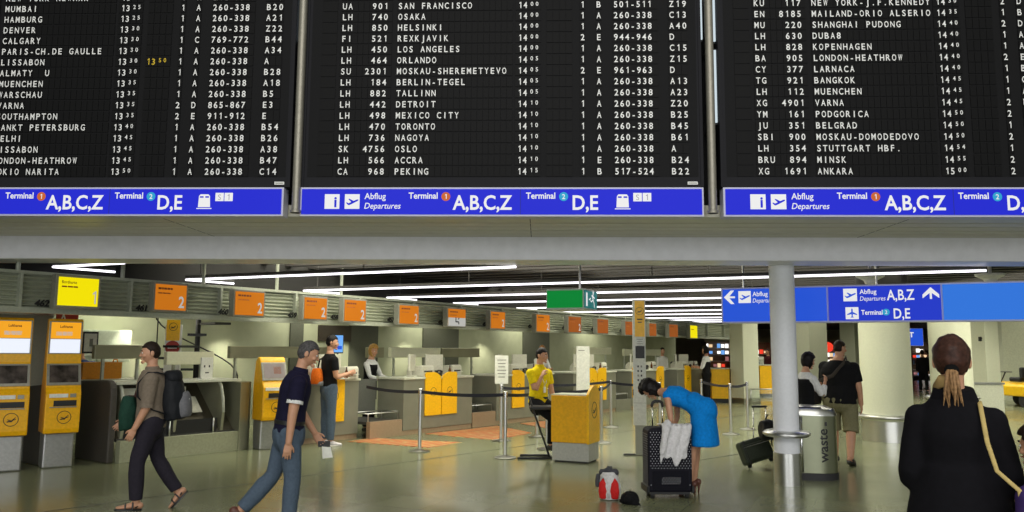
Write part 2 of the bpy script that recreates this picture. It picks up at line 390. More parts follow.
board(cxC, rows_of('''UA|901|SAN FRANCISCO|1400|1|B|501-511|Z19
LH|740|OSAKA|1400|1|A|260-338|C13
LH|850|HELSINKI|1400|1|A|260-338|A40
FI|521|REXKJAVIK|1400|2|E|944-946|D
LH|450|LOS ANGELES|1400|1|A|260-338|C15
LH|464|ORLANDO|1405|1|A|260-338|Z15
SU|2301|MOSKAU-SHEREMETYEVO|1405|2|E|961-963|D
LH|184|BERLIN-TEGEL|1405|1|A|260-338|A13
LH|882|TALLINN|1405|1|A|260-338|A23
LH|442|DETROIT|1410|1|A|260-338|Z20
LH|498|MEXICO CITY|1410|1|A|260-338|B25
LH|470|TORONTO|1410|1|A|260-338|B45
LH|736|NAGOYA|1410|1|A|260-338|B61
SK|4756|OSLO|1410|1|A|260-338|A
LH|566|ACCRA|1410|1|E|260-338|B24
CA|968|PEKING|1415|1|B|517-524|B22'''), 'large black split-flap flight board listing SAN FRANCISCO down to PEKING', 1)
board(cxR, rows_of('''KU|117|NEW YORK-J.F.KENNEDY|1430|2|D||
EN|8185|MAILAND-ORIO ALSERIO|1435|1|B||
MU|220|SHANGHAI PUDONG|1440|2|D||
LH|630|DUBA8|1440|1|A||
LH|828|KOPENHAGEN|1440|1|A||
BA|905|LONDON-HEATHROW|1440|2|E||
CY|377|LARNACA|1440|1|B||
TG|921|BANGKOK|1445|1|C||
LH|112|MUENCHEN|1445|1|A||
XG|4901|VARNA|1445|2|D||
YM|161|PODGORICA|1450|2|E||
JU|351|BELGRAD|1450|1|B||
SBI|900|MOSKAU-DOMODEDOVO|1450|2|D||
LH|354|STUTTGART HBF.|1454|1|A||
BRU|894|MINSK|1455|2|D||
XG|1691|ANKARA|1500|2|D||'''), 'large black split-flap flight board listing SHANGHAI PUDONG down to ANKARA', 1)
POSTM = mat('galvanised_post', srgb(150, 146, 134), .42, .6)
# steel posts and lit slots between the boards
for px, lab in ((297, 'steel post between the MUMBAI board and the SAN FRANCISCO board'), (712, 'steel post between the SAN FRANCISCO board and the ANKARA board')):
    x, z = BP(px, 200)
    mb = MB(); q = bw(x, 0, .03)
    mb.lathe([(.042, H0+.005), (.042, 6)], POSTM, (0, 0, 0), 24); mb.lathe([(.055, H0+.005), (.055, H0+.03), (.042, H0+.035)], POSTM, n=24)
    tag(mb.build('board_post', loc=(q.x, q.y, 0), autos=40), lab, 'post')
SLOT = mat('daylight_slot_glass', (.7, .8, .82), .3, var=0, emit=.75, ecol=(.80, .93, 1))
n = 0
for px, ya, yb in ((294.2, -60, 38), (291.2, 47, 150), (703.5, -60, 36), (717.5, -60, 38), (718.5, 47, 120)):
    n += 1; x = BP(px, 100)[0]; za, zb = BP(px, yb)[1], BP(px, ya)[1]
    mb = MB(); fb(mb, x-.02, x+.02, -.10, -.08, za, zb, SLOT); fb(mb, x-.024, x+.024, -.12, -.101, za-.02, zb+.02, BLACK); fb(mb, x-.02, x+.02, -.6, -.12, za, za+.03, BLACK)
    struct(mb, 'window_%d' % n)
# blue strip signs beneath the boards -----------------------------------------
def plane_poly(mb, M, s, m):     # aeroplane taking off, in a unit square
    P = [(.08, .42), (.16, .44), (.26, .38), (.44, .46), (.24, .66), (.31, .69), (.60, .54), (.80, .63), (.90, .64), (.93, .60), (.88, .54), (.50, .34), (.30, .25), (.22, .27)]
    mb.prism([(a*s, b*s) for a, b in P], M, .001, m)
def bus_poly(mb, M, s, m, m2):
    mb.prism([(x*s, y*s) for x, y in ((.1, .12), (.14, .86), (.24, .97), (.76, .97), (.86, .86), (.9, .12))], M, .001, m)
    mb.prism([(x*s, y*s) for x, y in ((0, 0), (0, .06), (1, .06), (1, 0))], M, .001, m)
    for a in (.2, .56): mb.prism([(x*s, y*s) for x, y in ((a, .74), (a, .84), (a+.24, .84), (a+.24, .74))], M @ Matrix.Translation((0, 0, .0012)), .0006, m2)
def disc(mb, M, r, m): mb.prism([(r*cos(2*pi*j/24), r*sin(2*pi*j/24)) for j in range(24)], M, .001, m)
def strip_sign(xl, xr, items, label):
    e = empty('direction_sign', bw((xl+xr)/2, H0+.12), 0, label, 'sign'); inv = Matrix.Translation(-V(e.location))
    def put(mb, name, **k):
        o = mb.build(name, e, **k); o.matrix_parent_inverse = inv; return o
    z0, z1 = BP(512, 214.8)[1], BP(512, 189.6)[1]; O = .03
    mb = MB(); fb(mb, xl-.02, xr+.02, -.14, O-.012, z0-.02, z1+.02, SFRAME); put(mb, 'sign_case', bevel=.004)
    mb = MB(); fb(mb, xl, xr, O-.012, O, z0, z1, SBLUE); put(mb, 'lit_panel')
    mb = MB(); h = z1-z0
    for kind, x, *a in items:
        M = lambda dx=0, dz=0: frame(bw(x+dx, z0+dz, O+.001), EX, EZ)
        if kind == 'T':
            mb.text('Terminal', M(0, h*.62), .088, SWHITE, sx=.93, bold=.02)
            disc(mb, M(.375, h*.70), .045, SORANGE if a[0] == '1' else SCYAN)
            mb.text(a[0], frame(bw(x+.375, z0+h*.70-.025, O+.003), EX, EZ), .07, SWHITE, align='c', bold=.01)
        elif kind == 'B': mb.text(a[0], M(0, h*.19), .205, SWHITE, sx=.88, bold=.02)
        elif kind == 'I':
            mb.box((0, 0, 0), (.15, .15, .001), SWHITE, M(.075, h*.5)); mb.text('i', frame(bw(x+.11, z0+h*.5-.055, O+.003), EX, EZ), .15, SBLUE, align='c', bold=.03)
        elif kind == 'P':
            mb.box((0, 0, 0), (.15, .15, .001), SWHITE, M(.075, h*.5)); plane_poly(mb, frame(bw(x+.0, z0+h*.5-.075, O+.0025), EX, EZ), .15, SBLUE)
        elif kind == 'A':
            mb.text('Abflug', M(0, h*.60), .088, SWHITE, sx=.95, bold=.011); mb.text('Departures', M(0, h*.22), .085, SWHITE, sx=.94, shear=.22, bold=.008)
        elif kind == 'bus': bus_poly(mb, M(0, h*.2), .155, SWHITE, SBLUE)
        elif kind == 'S':
            for q, ch in ((0, 'S'), (.093, '1')):
                mb.box((0, 0, 0), (.085, .085, .001), SWHITE, M(q+.047, h*.68)); mb.text(ch, frame(bw(x+q+.047, z0+h*.68-.03, O+.003), EX, EZ), .08, mat('backlit_grey', (.6, .6, .7), .4, var=0, emit=.5), align='c')
        elif kind == 'L': mb.box((0, 0, 0), (.006, h, .001), mat('sign_joint', srgb(70, 76, 200), .4, var=0, emit=.3), M(0, h/2))
    put(mb, 'lettering', recalc=False)
X = lambda px: BP(px, 202)[0]
strip_sign(X(-118), X(282), [('I', X(-74)), ('P', X(-55)), ('A', X(-35)), ('T', X(7), '1'), ('B', X(48), 'A,B,C,Z'), ('L', X(111)), ('T', X(116), '2'), ('B', X(159), 'D,E'), ('bus', X(198)), ('S', X(216))], 'long blue backlit gate sign under the MUMBAI flight board')
strip_sign(X(302.5), X(701.5), [('I', X(325.5)), ('P', X(345.5)), ('A', X(365)), ('T', X(409), '1'), ('B', X(453), 'A,B,C,Z'), ('L', X(520.5)), ('T', X(526), '2'), ('B', X(572.5), 'D,E'), ('bus', X(614.5)), ('S', X(632.5))], 'long blue backlit gate sign under the SAN FRANCISCO flight board')
strip_sign(X(725), X(1126), [('I', X(749.5)), ('P', X(770)), ('A', X(790.5)), ('T', X(836), '1'), ('B', X(883), 'A,B,C,Z'), ('L', X(952)), ('T', X(957), '2'), ('B', X(1005.5), 'D,E')], 'long blue backlit gate sign under the ANKARA flight board')
# hanging blue sign in the hall -------------------------------------------------
HS0 = fpos(883, 11.0); HN = VD.cross(EZ).normalized()     # faces the camera
def hs(px):
    r = ray(px, 300); d = V((r.x, r.y, 0)); n_ = V((HN.x, HN.y, 0)); t = HS0.dot(n_)/d.dot(n_); return (d*t-HS0).dot(VD)
e = empty('direction_sign', HS0+V((0, 0, 2.02)), 0, 'wide blue hanging sign of three panels behind slim grey column', 'sign'); inv = Matrix.Translation(-V(e.location))
HF = frame(HS0, VD, -HN)
SB2 = mat('backlit_azure', srgb(40, 92, 235), .3, var=0, emit=.7, ecol=srgb(44, 96, 240)); SB3 = mat('backlit_bright_azure', srgb(52, 128, 240), .3, var=0, emit=.75)
z0, z1 = 2.014, 2.537
xs = [hs(722), hs(827.5), hs(942), hs(1062)]
mb = MB(); mb.box(((xs[0]+xs[3])/2, .1, (z0+z1)/2), (xs[3]-xs[0]+.03, .18, z1-z0), SFRAME, HF); o = mb.build('sign_case', e, bevel=.005); o.matrix_parent_inverse = inv
for k, m in enumerate((SB2, mat('backlit_deep_blue', srgb(36, 64, 225), .3, var=0, emit=.7), SB3)):
    mb = MB(); mb.box(((xs[k]+xs[k+1])/2, 0, (z0+z1)/2), (xs[k+1]-xs[k]-.025, .02, z1-z0-.05), m, HF); o = mb.build('lit_panel', e); o.matrix_parent_inverse = inv
mb = MB(); hp = lambda x, z, o=.011: frame(HS0+VD*x+HN*o+V((0, 0, z)), VD, EZ)
def arrow(mb, x, z, ang, L, m):
    M = hp(x, z) @ Matrix.Rotation(ang, 4, 'Z'); t = L*.09
    mb.prism([(-L/2, -t), (L/2-.03, -t), (L/2-.03, t), (-L/2, t)], M, .001, m)
    for sg in (-1, 1): mb.prism([(L/2+.01, 0), (L/2-.09, sg*.10), (L/2-.14, sg*.10), (L/2-.06, 0)], M, .001, m)
ym = z1-.141
arrow(mb, xs[0]+.115, ym, pi, .15, SWHITE)
def picto(x, z, s_):
    mb.box((0, 0, 0), (s_, s_, .001), SWHITE, hp(x+s_/2, z+s_/2)); plane_poly(mb, hp(x, z, .013), s_, SB2)
def plane_up(x, z, s_):
    mb.box((0, 0, 0), (s_, s_, .001), SWHITE, hp(x+s_/2, z+s_/2)); mb.prism([(a*s_, b*s_) for a, b in ((.5, .92), (.56, .8), (.56, .6), (.88, .42), (.88, .34), (.56, .42), (.54, .24), (.64, .14), (.36, .14), (.46, .24), (.44, .42), (.12, .34), (.12, .42), (.44, .6), (.44, .8))], hp(x, z, .013), .001, SB2)
picto(xs[0]+.24, ym-.088, .176); mb.text('Abflug', hp(xs[0]+.44, ym+.01), .092, SWHITE, sx=.9, bold=.011); mb.text('Departures', hp(xs[0]+.44, ym-.084), .088, SWHITE, sx=.8, shear=.2)
x = hs(843.5); picto(x, ym-.088, .176); mb.text('Abflug', hp(x+.21, ym+.01), .092, SWHITE, sx=.9, bold=.011); mb.text('Departures', hp(x+.21, ym-.084), .088, SWHITE, sx=.8, shear=.2)
mb.text('A,B,Z', hp(hs(887), ym-.08), .20, SWHITE, sx=.72, bold=.016); arrow(mb, hs(931), ym, pi/2, .15, SWHITE)
plane_up(x+.02, z0+.044, .167); mb.text('Terminal', hp(x+.22, z0+.105), .092, SWHITE, sx=.82, bold=.02); disc(mb, hp(hs(885.5), z0+.137), .046, SCYAN); mb.text('2', hp(hs(885.5), z0+.112, .013), .07, SWHITE, align='c')
mb.text('D,E', hp(hs(893), z0+.05), .195, SWHITE, sx=.74, bold=.016)
o = mb.build('lettering', e, recalc=False); o.matrix_parent_inverse = inv
for k, q in enumerate((.3, 2.1, 3.9)):
    mb = MB(); mb.tube([HF @ V((xs[0]+q, .1, z1)), HF @ V((xs[0]+q, .1, 3.24))], .015, STEEL, 10); o = mb.build('hanger_rod', e); o.matrix_parent_inverse = inv
# exit sign box -------------------------------------------------------------------
EG = mat('backlit_green', srgb(20, 165, 70), .3, var=0, emit=.55); ET = mat('backlit_teal', srgb(30, 140, 140), .3, var=0, emit=.5)
pc = fpos(584, 11.2); e = empty('exit_sign', pc+V((0, 0, 2.3)), 0, 'green and teal lit exit box hanging on a rod from ceiling', 'exit sign'); inv = Matrix.Translation(-V(e.location))
def put(mb, name, **k):
    o = mb.build(name, e, **k); o.matrix_parent_inverse = inv; return o
zb, zt = 1.6+(350.5-309.5)*11.2/800, 1.6+(350.5-288.5)*11.2/800
EF = frame(pc, VD, V((.41, .912, 0)))       # box goes to local -x and +y
mb = MB(); mb.box((-.284, .29, (zb+zt)/2), (.568, .58, zt-zb), mat('exit_box_casing', srgb(190, 196, 190), .4), EF); put(mb, 'casing', bevel=.008)
mb = MB(); mb.box((-.284, -.004, (zb+zt)/2), (.53, .012, zt-zb-.05), EG, EF); put(mb, 'green_panel')
mb = MB(); mb.box((.004, .29, (zb+zt)/2), (.012, .54, zt-zb-.05), ET, EF)
M = frame(EF @ V((.0115, .05, zb+.04)), EF.to_3x3() @ V((0, 1, 0)), EZ) @ Matrix.Scale(.8, 4)
mb.box((.06, .13, 0), (.08, .24, .001), SWHITE, M)
for a, b in (((.36, .14), (.32, .2)), ((.32, .2), (.38, .25)), ((.36, .14), (.28, .1)), ((.28, .1), (.22, .12)), ((.36, .14), (.42, .08)), ((.42, .08), (.44, .0)), ((.36, .2), (.46, .17)), ((.36, .2), (.28, .21)), ((.14, .13), (.24, .16)), ((.37, .13), (.36, .22))):
    mb.bar((a[0]+.04, a[1], .001), (b[0]+.04, b[1], .001), .022, .002, SWHITE, (0, 0, 1), M)
disc(mb, M @ Matrix.Translation((.41, .27, .001)), .03, SWHITE)
put(mb, 'running_man_panel', recalc=False)
mb = MB(); mb.tube([EF @ V((-.16, .29, zt)), EF @ V((-.16, .29, 3.24))], .016, STEEL, 10); put(mb, 'hanger_rod')
# ================================================================== ceiling tubes
TUBE = mat('lit_fluorescent_tube', (1, 1, 1), .4, var=0, emit=2.6, ecol=(.96, .93, 1.0)); TUBEH = mat('tube_batten', srgb(70, 68, 66), .6)
def fpt(px, off):     # along-row coordinate seen at px in the plane with offset off
    r = ray(px, 330); P = B0 + ND*off; d = V((r.x, r.y, 0))
    det = d.x*(-UD.y) + UD.x*d.y; t = (P.x*(-UD.y) + UD.x*P.y)/det; q = d*t - P; return q.dot(UD)
corners = []
for px, py, ex in ((48, 267, 130), (183, 280, 540), (302, 291, 1045), (386, 298, 748), (453, 303.5, 748), (516.5, 308.5, 748), (562, 312.5, 748), (602, 315.5, 746), (640, 318.5, 744), (667, 320.5, 742), (692, 322.2, 740)):
    c_ = row(fpt(px, .78), .78); r_ = ray(ex, 330); L = (c_.x*r_.y-c_.y*r_.x)/(VD.y*r_.x-VD.x*r_.y)     # the line ends where it is seen to end
    corners.append((c_.x, c_.y, CH+(350+.007*(px-512)-py)*c_.y/800, L))
LABN = ['nearest', 'second', 'third', 'fourth', 'fifth', 'sixth', 'seventh', 'eighth', 'ninth', 'tenth', 'eleventh']
for i, (x, y, z_, L) in enumerate(corners):
    p = V((x, y, z_)); q = p + VD*behind_beam(p, L)
    e = empty('ceiling_light_line', p, 0, 'L-shaped line of white ceiling tubes, %s from the near end of the counters' % LABN[i], 'ceiling light', 'ceiling tube lines')
    for t, (a, b) in enumerate(((V((0, 0, 0)), q-p), (V((0, 0, 0)), UD*.85))):
        mb = MB(); mb.tube([a, b], .015, TUBE, 8); mb.build('light_tube', e, recalc=False)
        mb = MB(); mb.bar(a+V((0, 0, .045)), b+V((0, 0, .045)), .028, .04, TUBEH); mb.build('batten', e)
    mb = MB()
    for k in range(int((q-p).length/3)+1): c_ = VD*(k*3+.3); mb.bar(c_+V((0, 0, .07)), c_+V((0, 0, .50)), .015, .015, TUBEH, (1, 0, 0))
    mb.build('drop_rod', e)
# unlit strips running between (grey beams seen under the slats)
for i, px in enumerate((870, 990)):
    p = D(px, 276 if i else 277, 11.5); e = empty('ceiling_projector', p, 0, ('white ceiling fitting above the A,B,Z panel' if i == 0 else 'white ceiling fitting above the right blank blue panel'), 'ceiling fitting')
    MB().lathe([(.02, -.11), (.07, -.1), (.09, -.05), (.19, 0), (.2, .03), (.05, .04)], WHITE, n=20).build('diffuser', e, autos=40)
    MB().lathe([(.025, .0), (.025, 3.05-p.z)], WHITE, n=10).build('stem', e, smooth=True)
# ================================================================== fascia screens and numbers
OR = mat('lit_orange_screen', srgb(226, 130, 34), .35, var=0, emit=.62, ecol=srgb(236, 136, 32)); YE = mat('lit_yellow_screen', srgb(240, 225, 10), .3, var=0, emit=.9, ecol=srgb(250, 232, 8)); ORT = mat('screen_dark_print', srgb(120, 54, 16), .5, var=0)
WEM = mat('lit_white_print', (.9, .9, .9), .4, var=0, emit=.4, ecol=(1, 1, .95)); SCF = mat('screen_frame_grey', srgb(128, 128, 116), .4)
ORD = mat('lit_dim_orange_screen', srgb(200, 110, 45), .4, var=0, emit=.45)
scr = [(52, 98, 275.5, 309, YE, 'Bordkarte', '1'), (151, 186, 283, 312.5, OR, 'Check-in', '2'), (232, 264, 290.5, 317.5, OR, 'Check-in', '2'), (302, 327, 296.5, 321, OR, 'Check-in', '2'), (342.5, 366, 299, 323, OR, 'Check-in', '2'), (398, 419, 304.5, 325.5, OR, 'Check-in', '2'), (447, 466, 308, 327.5, OR, 'Check-in', ''), (490, 505.5, 311, 330, OR, 'Check-in', '2'), (536, 550, 314, 333, OR, 'Check-in', '2'), (568, 581.5, 316, 333.5, ORD, 'Check-in', '2'), (597, 608.5, 318.5, 334.5, ORD, 'Check-in', ''), (625, 633.5, 321, 336, ORD, 'Check-in', ''), (649, 656.5, 323, 337, ORD, 'Check-in', ''), (669, 678, 324, 338, ORD, 'Check-in', ''), (690, 697.5, 325, 339, YE, '', '')]
NUM = {0: None}
for i, (a, b, y0, y1, m, t, d) in enumerate(scr):
    so = -.02 if i else -.12
    s0, s1 = fpt(a, so), fpt(b, so); mid = (s0+s1)/2; dep = row(mid, so).y
    za = CH + (350-y1 + .007*((a+b)/2-512))*dep/800; zb = CH + (350-y0 + .007*((a+b)/2-512))*dep/800
    wd, ht = s1-s0, zb-za
    what = ('glowing yellow screen marked 1 on the ribbed canopy', 'orange screen beside number 461 on the canopy', 'orange screen beside number 460 on the canopy', 'orange screen beside number 459 on the canopy', 'orange screen beside number 458 above the man in black', 'orange screen beside number 457 above the blonde clerk', 'screen half orange half white with a seat picture on the canopy', 'orange screen next after the half white one on the canopy', 'orange screen on canopy just left of the green exit box rod', 'dim orange screen on canopy below the green exit box', 'dim orange screen on canopy right of the green exit box', 'dim orange screen on canopy touching left side of pylon', 'dim orange screen on canopy touching right side of pylon', 'dim orange screen on canopy next to the small yellow one', 'small plain yellow screen near the far end of canopy')[i]
    e = empty('counter_screen', row(mid, so, za), UANG, what, 'screen', 'screens on the canopy')
    MB().box((0, .06, ht/2), (wd, .12, ht), SCF).build('screen_case', e, bevel=.006)
    p = MB(); g = .03 if i else .035
    p.box((0, -.004, ht/2), (wd-2*g, .012, ht-2*g), m)
    if i == 6: p.box((0, -.005, ht*.27), (wd-2*g, .012, ht*.42), WEM)
    p.build('lit_panel', e)
    p = MB(); th = ht/.5
    if i == 0: p.text(t, FACE(-wd/2+.07, -.0125, ht-.115), .062*th, ORT, sx=.85, bold=.012)
    elif t:      # two lines of print too small to read in the photograph
        for a_, b_ in ((.07, .115), (.125, .15), (.158, .2), (.21, .25), (.26, .29)): p.box(((a_+b_)/2*wd/.55-wd/2, -.0125, ht-.09), ((b_-a_)*wd/.55, .002, .034*th), ORT)
    for a_, b_ in ((.07, .13), (.14, .2), (.207, .26)): p.box(((a_+b_)/2*wd/.55-wd/2, -.0125, ht-.155), ((b_-a_)*wd/.55, .002, .022*th), mat('screen_faint_print', srgb(176, 92, 24), .5, var=0))
    if d: p.text(d, FACE(wd/2-.06, -.0125, .07), .27*th, WEM, sx=.8, align='r', bold=.02)
    if i == 6:
        for q in (((-.04, .1), (-.04, .2)), ((-.04, .11), (.05, .11)), ((.05, .11), (.05, .06)), ((.03, .16), (.06, .19))): p.bar((q[0][0], -.013, q[0][1]), (q[1][0], -.013, q[1][1]), .025, .002, BLET, (0, 1, 0))
    if p.v: p.build('lettering', e, recalc=False)
NWHO = {462: 'the glowing yellow screen', 461: 'the first orange screen marked 2', 460: 'the second orange screen', 459: 'the third orange screen', 458: 'the fourth orange screen, above the man in black', 457: 'the orange screen above the blonde clerk', 456: 'the half white screen', 455: 'the screen next after the half white one', 454: 'the orange screen below exit box left edge', 453: 'the dim orange screen below the exit box', 452: 'the dim orange screen right of the exit box', 451: 'the info pylon top'}
for n_, px in ((462, 32), (461, 134), (460, 217), (459, 287), (458, 330), (457, 387), (456, 438), (455, 482.5), (454, 528), (453, 562), (452, 591), (451, 619.5)):
    s0 = fpt(px, .24); mb = MB()
    mb.text(str(n_), FACE(0, 0, 0), .115, BLET, sx=1.0, bold=.035, shear=.2)
    o = mb.build('counter_number', loc=row(s0, .236, Z0+.085), rz=UANG, recalc=False)
    md = o.modifiers.new('thick', 'SOLIDIFY'); md.thickness = .012
    tag(o, ('black number on the canopy left of %s' % NWHO[n_]), 'number')
# dangling canopy rods
for k, px in enumerate((13, 119, 201, 275, 340)):
    s0 = fpt(px, .4); mb = MB(); mb.tube([(0, 0, 0), (0, 0, 3.05-Z1-.04)], .028, RAIL, 10)
    tag(mb.build('canopy_post', loc=row(s0, .4, Z1+.04), autos=40), ('grey rod holding the canopy at its near end, left of the yellow screen', 'grey rod holding the canopy between yellow screen and first orange screen', 'grey rod holding the canopy between first and second orange screens', 'grey rod holding the canopy between second and third orange screens', 'grey rod holding the canopy above the third and fourth orange screens')[k], 'rod')
# ================================================================== check-in row
def emblem(mb, M, r, m):
    mb.ring(M, r, r*.09, m, 28, .002)
    B = [(-.62, -.30), (-.30, -.16), (-.05, -.20), (.12, -.05), (.28, .10), (.55, .32), (.62, .30), (.36, .02), (.62, .06), (.66, .0), (.3, -.12), (.10, -.36), (-.2, -.34), (-.45, -.40)]
    mb.prism([(a*r, b*r) for a, b in B], M, .002, m)
    mb.prism([(a*r, b*r) for a, b in ((-.5, -.02), (-.05, -.2), (.05, -.12), (-.4, .06))], M, .002, m)
CTOP = mat('counter_top_laminate', srgb(196, 198, 180), .35); CFRONT = mat('counter_front', srgb(134, 134, 118), .35, .25, var=.04, scale=4); PLIN = mat('counter_plinth', srgb(150, 128, 102), .4)
COUNTG = mat('dark_grey_panel', srgb(92, 94, 88), .5); PAPER = mat('paper_white', srgb(226, 226, 216), .6); CREAM = mat('cream_plastic', srgb(206, 204, 188), .5)
desks = [(-1.62, 0.0, 'the man in black T-shirt', [-.80]), (.85, 2.86, 'the tallest lone belt post', [1.42, 1.90]), (3.68, 5.85, 'the man in yellow', [4.22]), (6.75, 8.85, 'the yellow podium', [7.38, 7.86]), (9.7, 11.75, 'the bending woman in blue', [9.75, 11.2]), (12.6, 14.7, 'the far clerk', [13.1])]
def yellow_panel(root, x, y, flip=1, wd=.45):
    mb = MB(); top = 1.16
    P = [(-wd/2, .33), (wd/2, .33), (wd/2, top-.09)]
    P += [(wd/2-wd*.9*t/6, top-.09+.09*sin(pi/2*min(1, t/3))) for t in range(1, 7)]
    P += [(-wd/2, top-.03)]
    if flip < 0: P = [(-a, b) for a, b in P][::-1]
    mb.prism(P, FACE(x, y, 0), .03, YEL); o = mb.build('yellow_panel', root, bevel=.004)
    mb = MB(); emblem(mb, FACE(x, y-.031, .78), .085, BLET); mb.build('emblem', o, recalc=False)
for s0, s1, who, yl in desks:
    e = empty('check_in_desk', row(s0, .3 if s0 < 0 else 0), UANG, 'grey check-in desk with pale top behind %s' % who, 'desk', 'check-in desks'); L = s1-s0
    MB().box((L/2, .05, .56), (L, .04, .94), CFRONT).build('front_panel', e, bevel=.006)
    MB().box((L/2, .08, .06), (L, .06, .12), PLIN).build('plinth', e)
    MB().box((L/2, .38, 1.05), (L+.04, .76, .04), CTOP).build('worktop', e, bevel=.006)
    MB().box((.03, .40, .53), (.05, .66, 1.0), CFRONT).build('side_panel', e); MB().box((L-.03, .40, .53), (.05, .66, 1.0), CFRONT).build('side_panel', e)
    for k, y in enumerate(yl): yellow_panel(e, y-s0+.22, .028, 1 if k == 0 else -1)
# scales between desks
STB = mat('scale_belt', srgb(60, 60, 56), .6)
for i, (s0, s1) in enumerate(((0.02, .83), (2.88, 3.66), (5.87, 6.73), (8.87, 9.68), (11.77, 12.58))):
    L = s1-s0; e = empty('baggage_scale', row(s0), UANG, ('low baggage scale in front of the blonde clerk', 'low baggage scale left of the man in yellow', 'low baggage scale hidden behind the yellow podium', 'low baggage scale beside the tall pylon', 'low baggage scale between the two farthest desks')[i], 'baggage scale', 'baggage scales between the desks')
    MB().box((L/2, .08, .15), (L, .1, .30), PLIN if i < 2 else CFRONT).build('plinth', e, bevel=.004)
    MB().box((L/2, .60, .27), (L-.02, .95, .05), STB).build('belt', e)
    mb = MB()
    for y in (.12, .55): mb.tube([(.03, y, .30), (.03, y, .44), (L-.03, y, .44), (L-.03, y, .30)], .012, STEEL, 8)
    for x in (.03, L-.03): mb.tube([(x, .12, .44), (x, .55, .44)], .012, STEEL, 8)
    mb.build('rail', e, smooth=True)
    MB().box((L/2+.12, .75, .72), (L-.3, .04, .62), COUNTG).build('back_panel', e)
# reflector panels above the desks
REFL = mat('brushed_metal_fascia', srgb(150, 148, 122), .35, .45, var=.05, scale=3); REFL2 = mat('fascia_painted_lit', srgb(226, 226, 196), .4, var=.03)  # second one is a paler copy: the lit look is put into its colour
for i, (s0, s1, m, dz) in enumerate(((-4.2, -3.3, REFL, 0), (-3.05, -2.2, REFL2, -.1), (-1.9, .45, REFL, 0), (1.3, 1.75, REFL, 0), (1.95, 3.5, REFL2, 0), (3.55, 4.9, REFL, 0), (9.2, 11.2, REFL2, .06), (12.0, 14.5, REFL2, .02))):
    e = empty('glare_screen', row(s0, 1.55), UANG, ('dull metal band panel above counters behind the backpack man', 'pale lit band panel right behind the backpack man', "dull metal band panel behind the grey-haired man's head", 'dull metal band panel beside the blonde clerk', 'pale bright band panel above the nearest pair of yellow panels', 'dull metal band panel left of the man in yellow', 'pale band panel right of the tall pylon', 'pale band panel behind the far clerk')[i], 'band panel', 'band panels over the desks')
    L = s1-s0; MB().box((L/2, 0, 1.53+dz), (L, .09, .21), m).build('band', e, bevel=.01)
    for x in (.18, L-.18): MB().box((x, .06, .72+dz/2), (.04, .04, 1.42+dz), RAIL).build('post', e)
# left baggage drop bay
BAY = mat('bay_metal', srgb(150, 150, 126), .35, .35, var=.06, scale=5); BAYD = mat('bay_dark_panel', srgb(78, 72, 58), .45, .2)
e = empty('baggage_drop', row(-4.27, .42), UANG, 'baggage drop counter with two curved bays behind the backpack man', 'baggage counter'); L = 1.98
MB().box((L/2, .1, .15), (L, .12, .30), mat('bay_plinth', srgb(160, 162, 134), .4, .2)).build('plinth', e, bevel=.004)
MB().box((L/2, .62, .30), (L, .95, .04), STB).build('belt', e)
mb = MB(); mb.add([(0, .16, .30), (L, .16, .30), (L, .9, 1.04), (0, .9, 1.04)], [(0, 1, 2, 3)], BAYD); o = mb.build('back_panel', e); md = o.modifiers.new('t', 'SOLIDIFY'); md.thickness = .03
MB().box((L/2, .55, 1.09), (L+.05, .72, .04), CTOP).build('worktop', e, bevel=.006)
for x in (.22, .97):
    o = MB().box((0, 0, 0), (.42, .015, .32), CREAM).build('notice_plate', e, loc=(x+.25, .46, .72)); o.rotation_euler = (R(-45), 0, 0)
    MB().box((x+.12, .5, .95), (.26, .02, .1), PAPER).build('label_holder', e)
for x in (.05, .84, 1.64):
    P = [(.16, .30), (.95, .30), (.95, 1.08), (.30, 1.08), (.22, .98), (.17, .8), (.13, .62)]
    MB().prism(P, Matrix(((0, 0, 1, x), (1, 0, 0, 0), (0, 1, 0, 0), (0, 0, 0, 1))), .05, BAY).build('divider', e, bevel=.01)
    mb = MB(); mb.tube([(x+.025, .13, .60), (x+.025, .16, .82), (x+.025, .22, 1.0), (x+.025, .30, 1.09)], .022, CTOP, 8); mb.build('edge_strip', e, smooth=True)
for x in (.46, 1.2): MB().box((x, .165, .42), (.74, .02, .2), BLACK).build('slot', e)
for x in (.34, .78, 1.5): MB().tube([(x, .14, .30), (x, .14, .52)], .014, STEEL, 8).build('slot_post', e, smooth=True)
mb = MB(); P = [(.0, 0), (.40, 0), (.40, .7)] + [(.40-.42*(1-cos(a)), .7) for a in ()] + [(.40, .75), (.0, .75)]
PP = []
for k in range(9): a = pi/2*k/8; PP.append((L-.10+.40*sin(a), .02+.5*(1-cos(a))*.9))
for z0, z1, nm, mm in ((0, 1.06, 'curved_end', mat('curved_end_steel', srgb(170, 170, 146), .25, .6, var=.05, scale=3)),):
    n = len(PP); vs = [(x, y, z) for z in (z0, z1) for x, y in PP+[(L-.10, .75)]]; n += 1
    fs = [tuple(range(n))[::-1], tuple(range(n, 2*n))]+[(i, (i+1) % n, n+(i+1) % n, n+i) for i in range(n)]
    MB().add(vs, fs, mm).build(nm, e, autos=30)
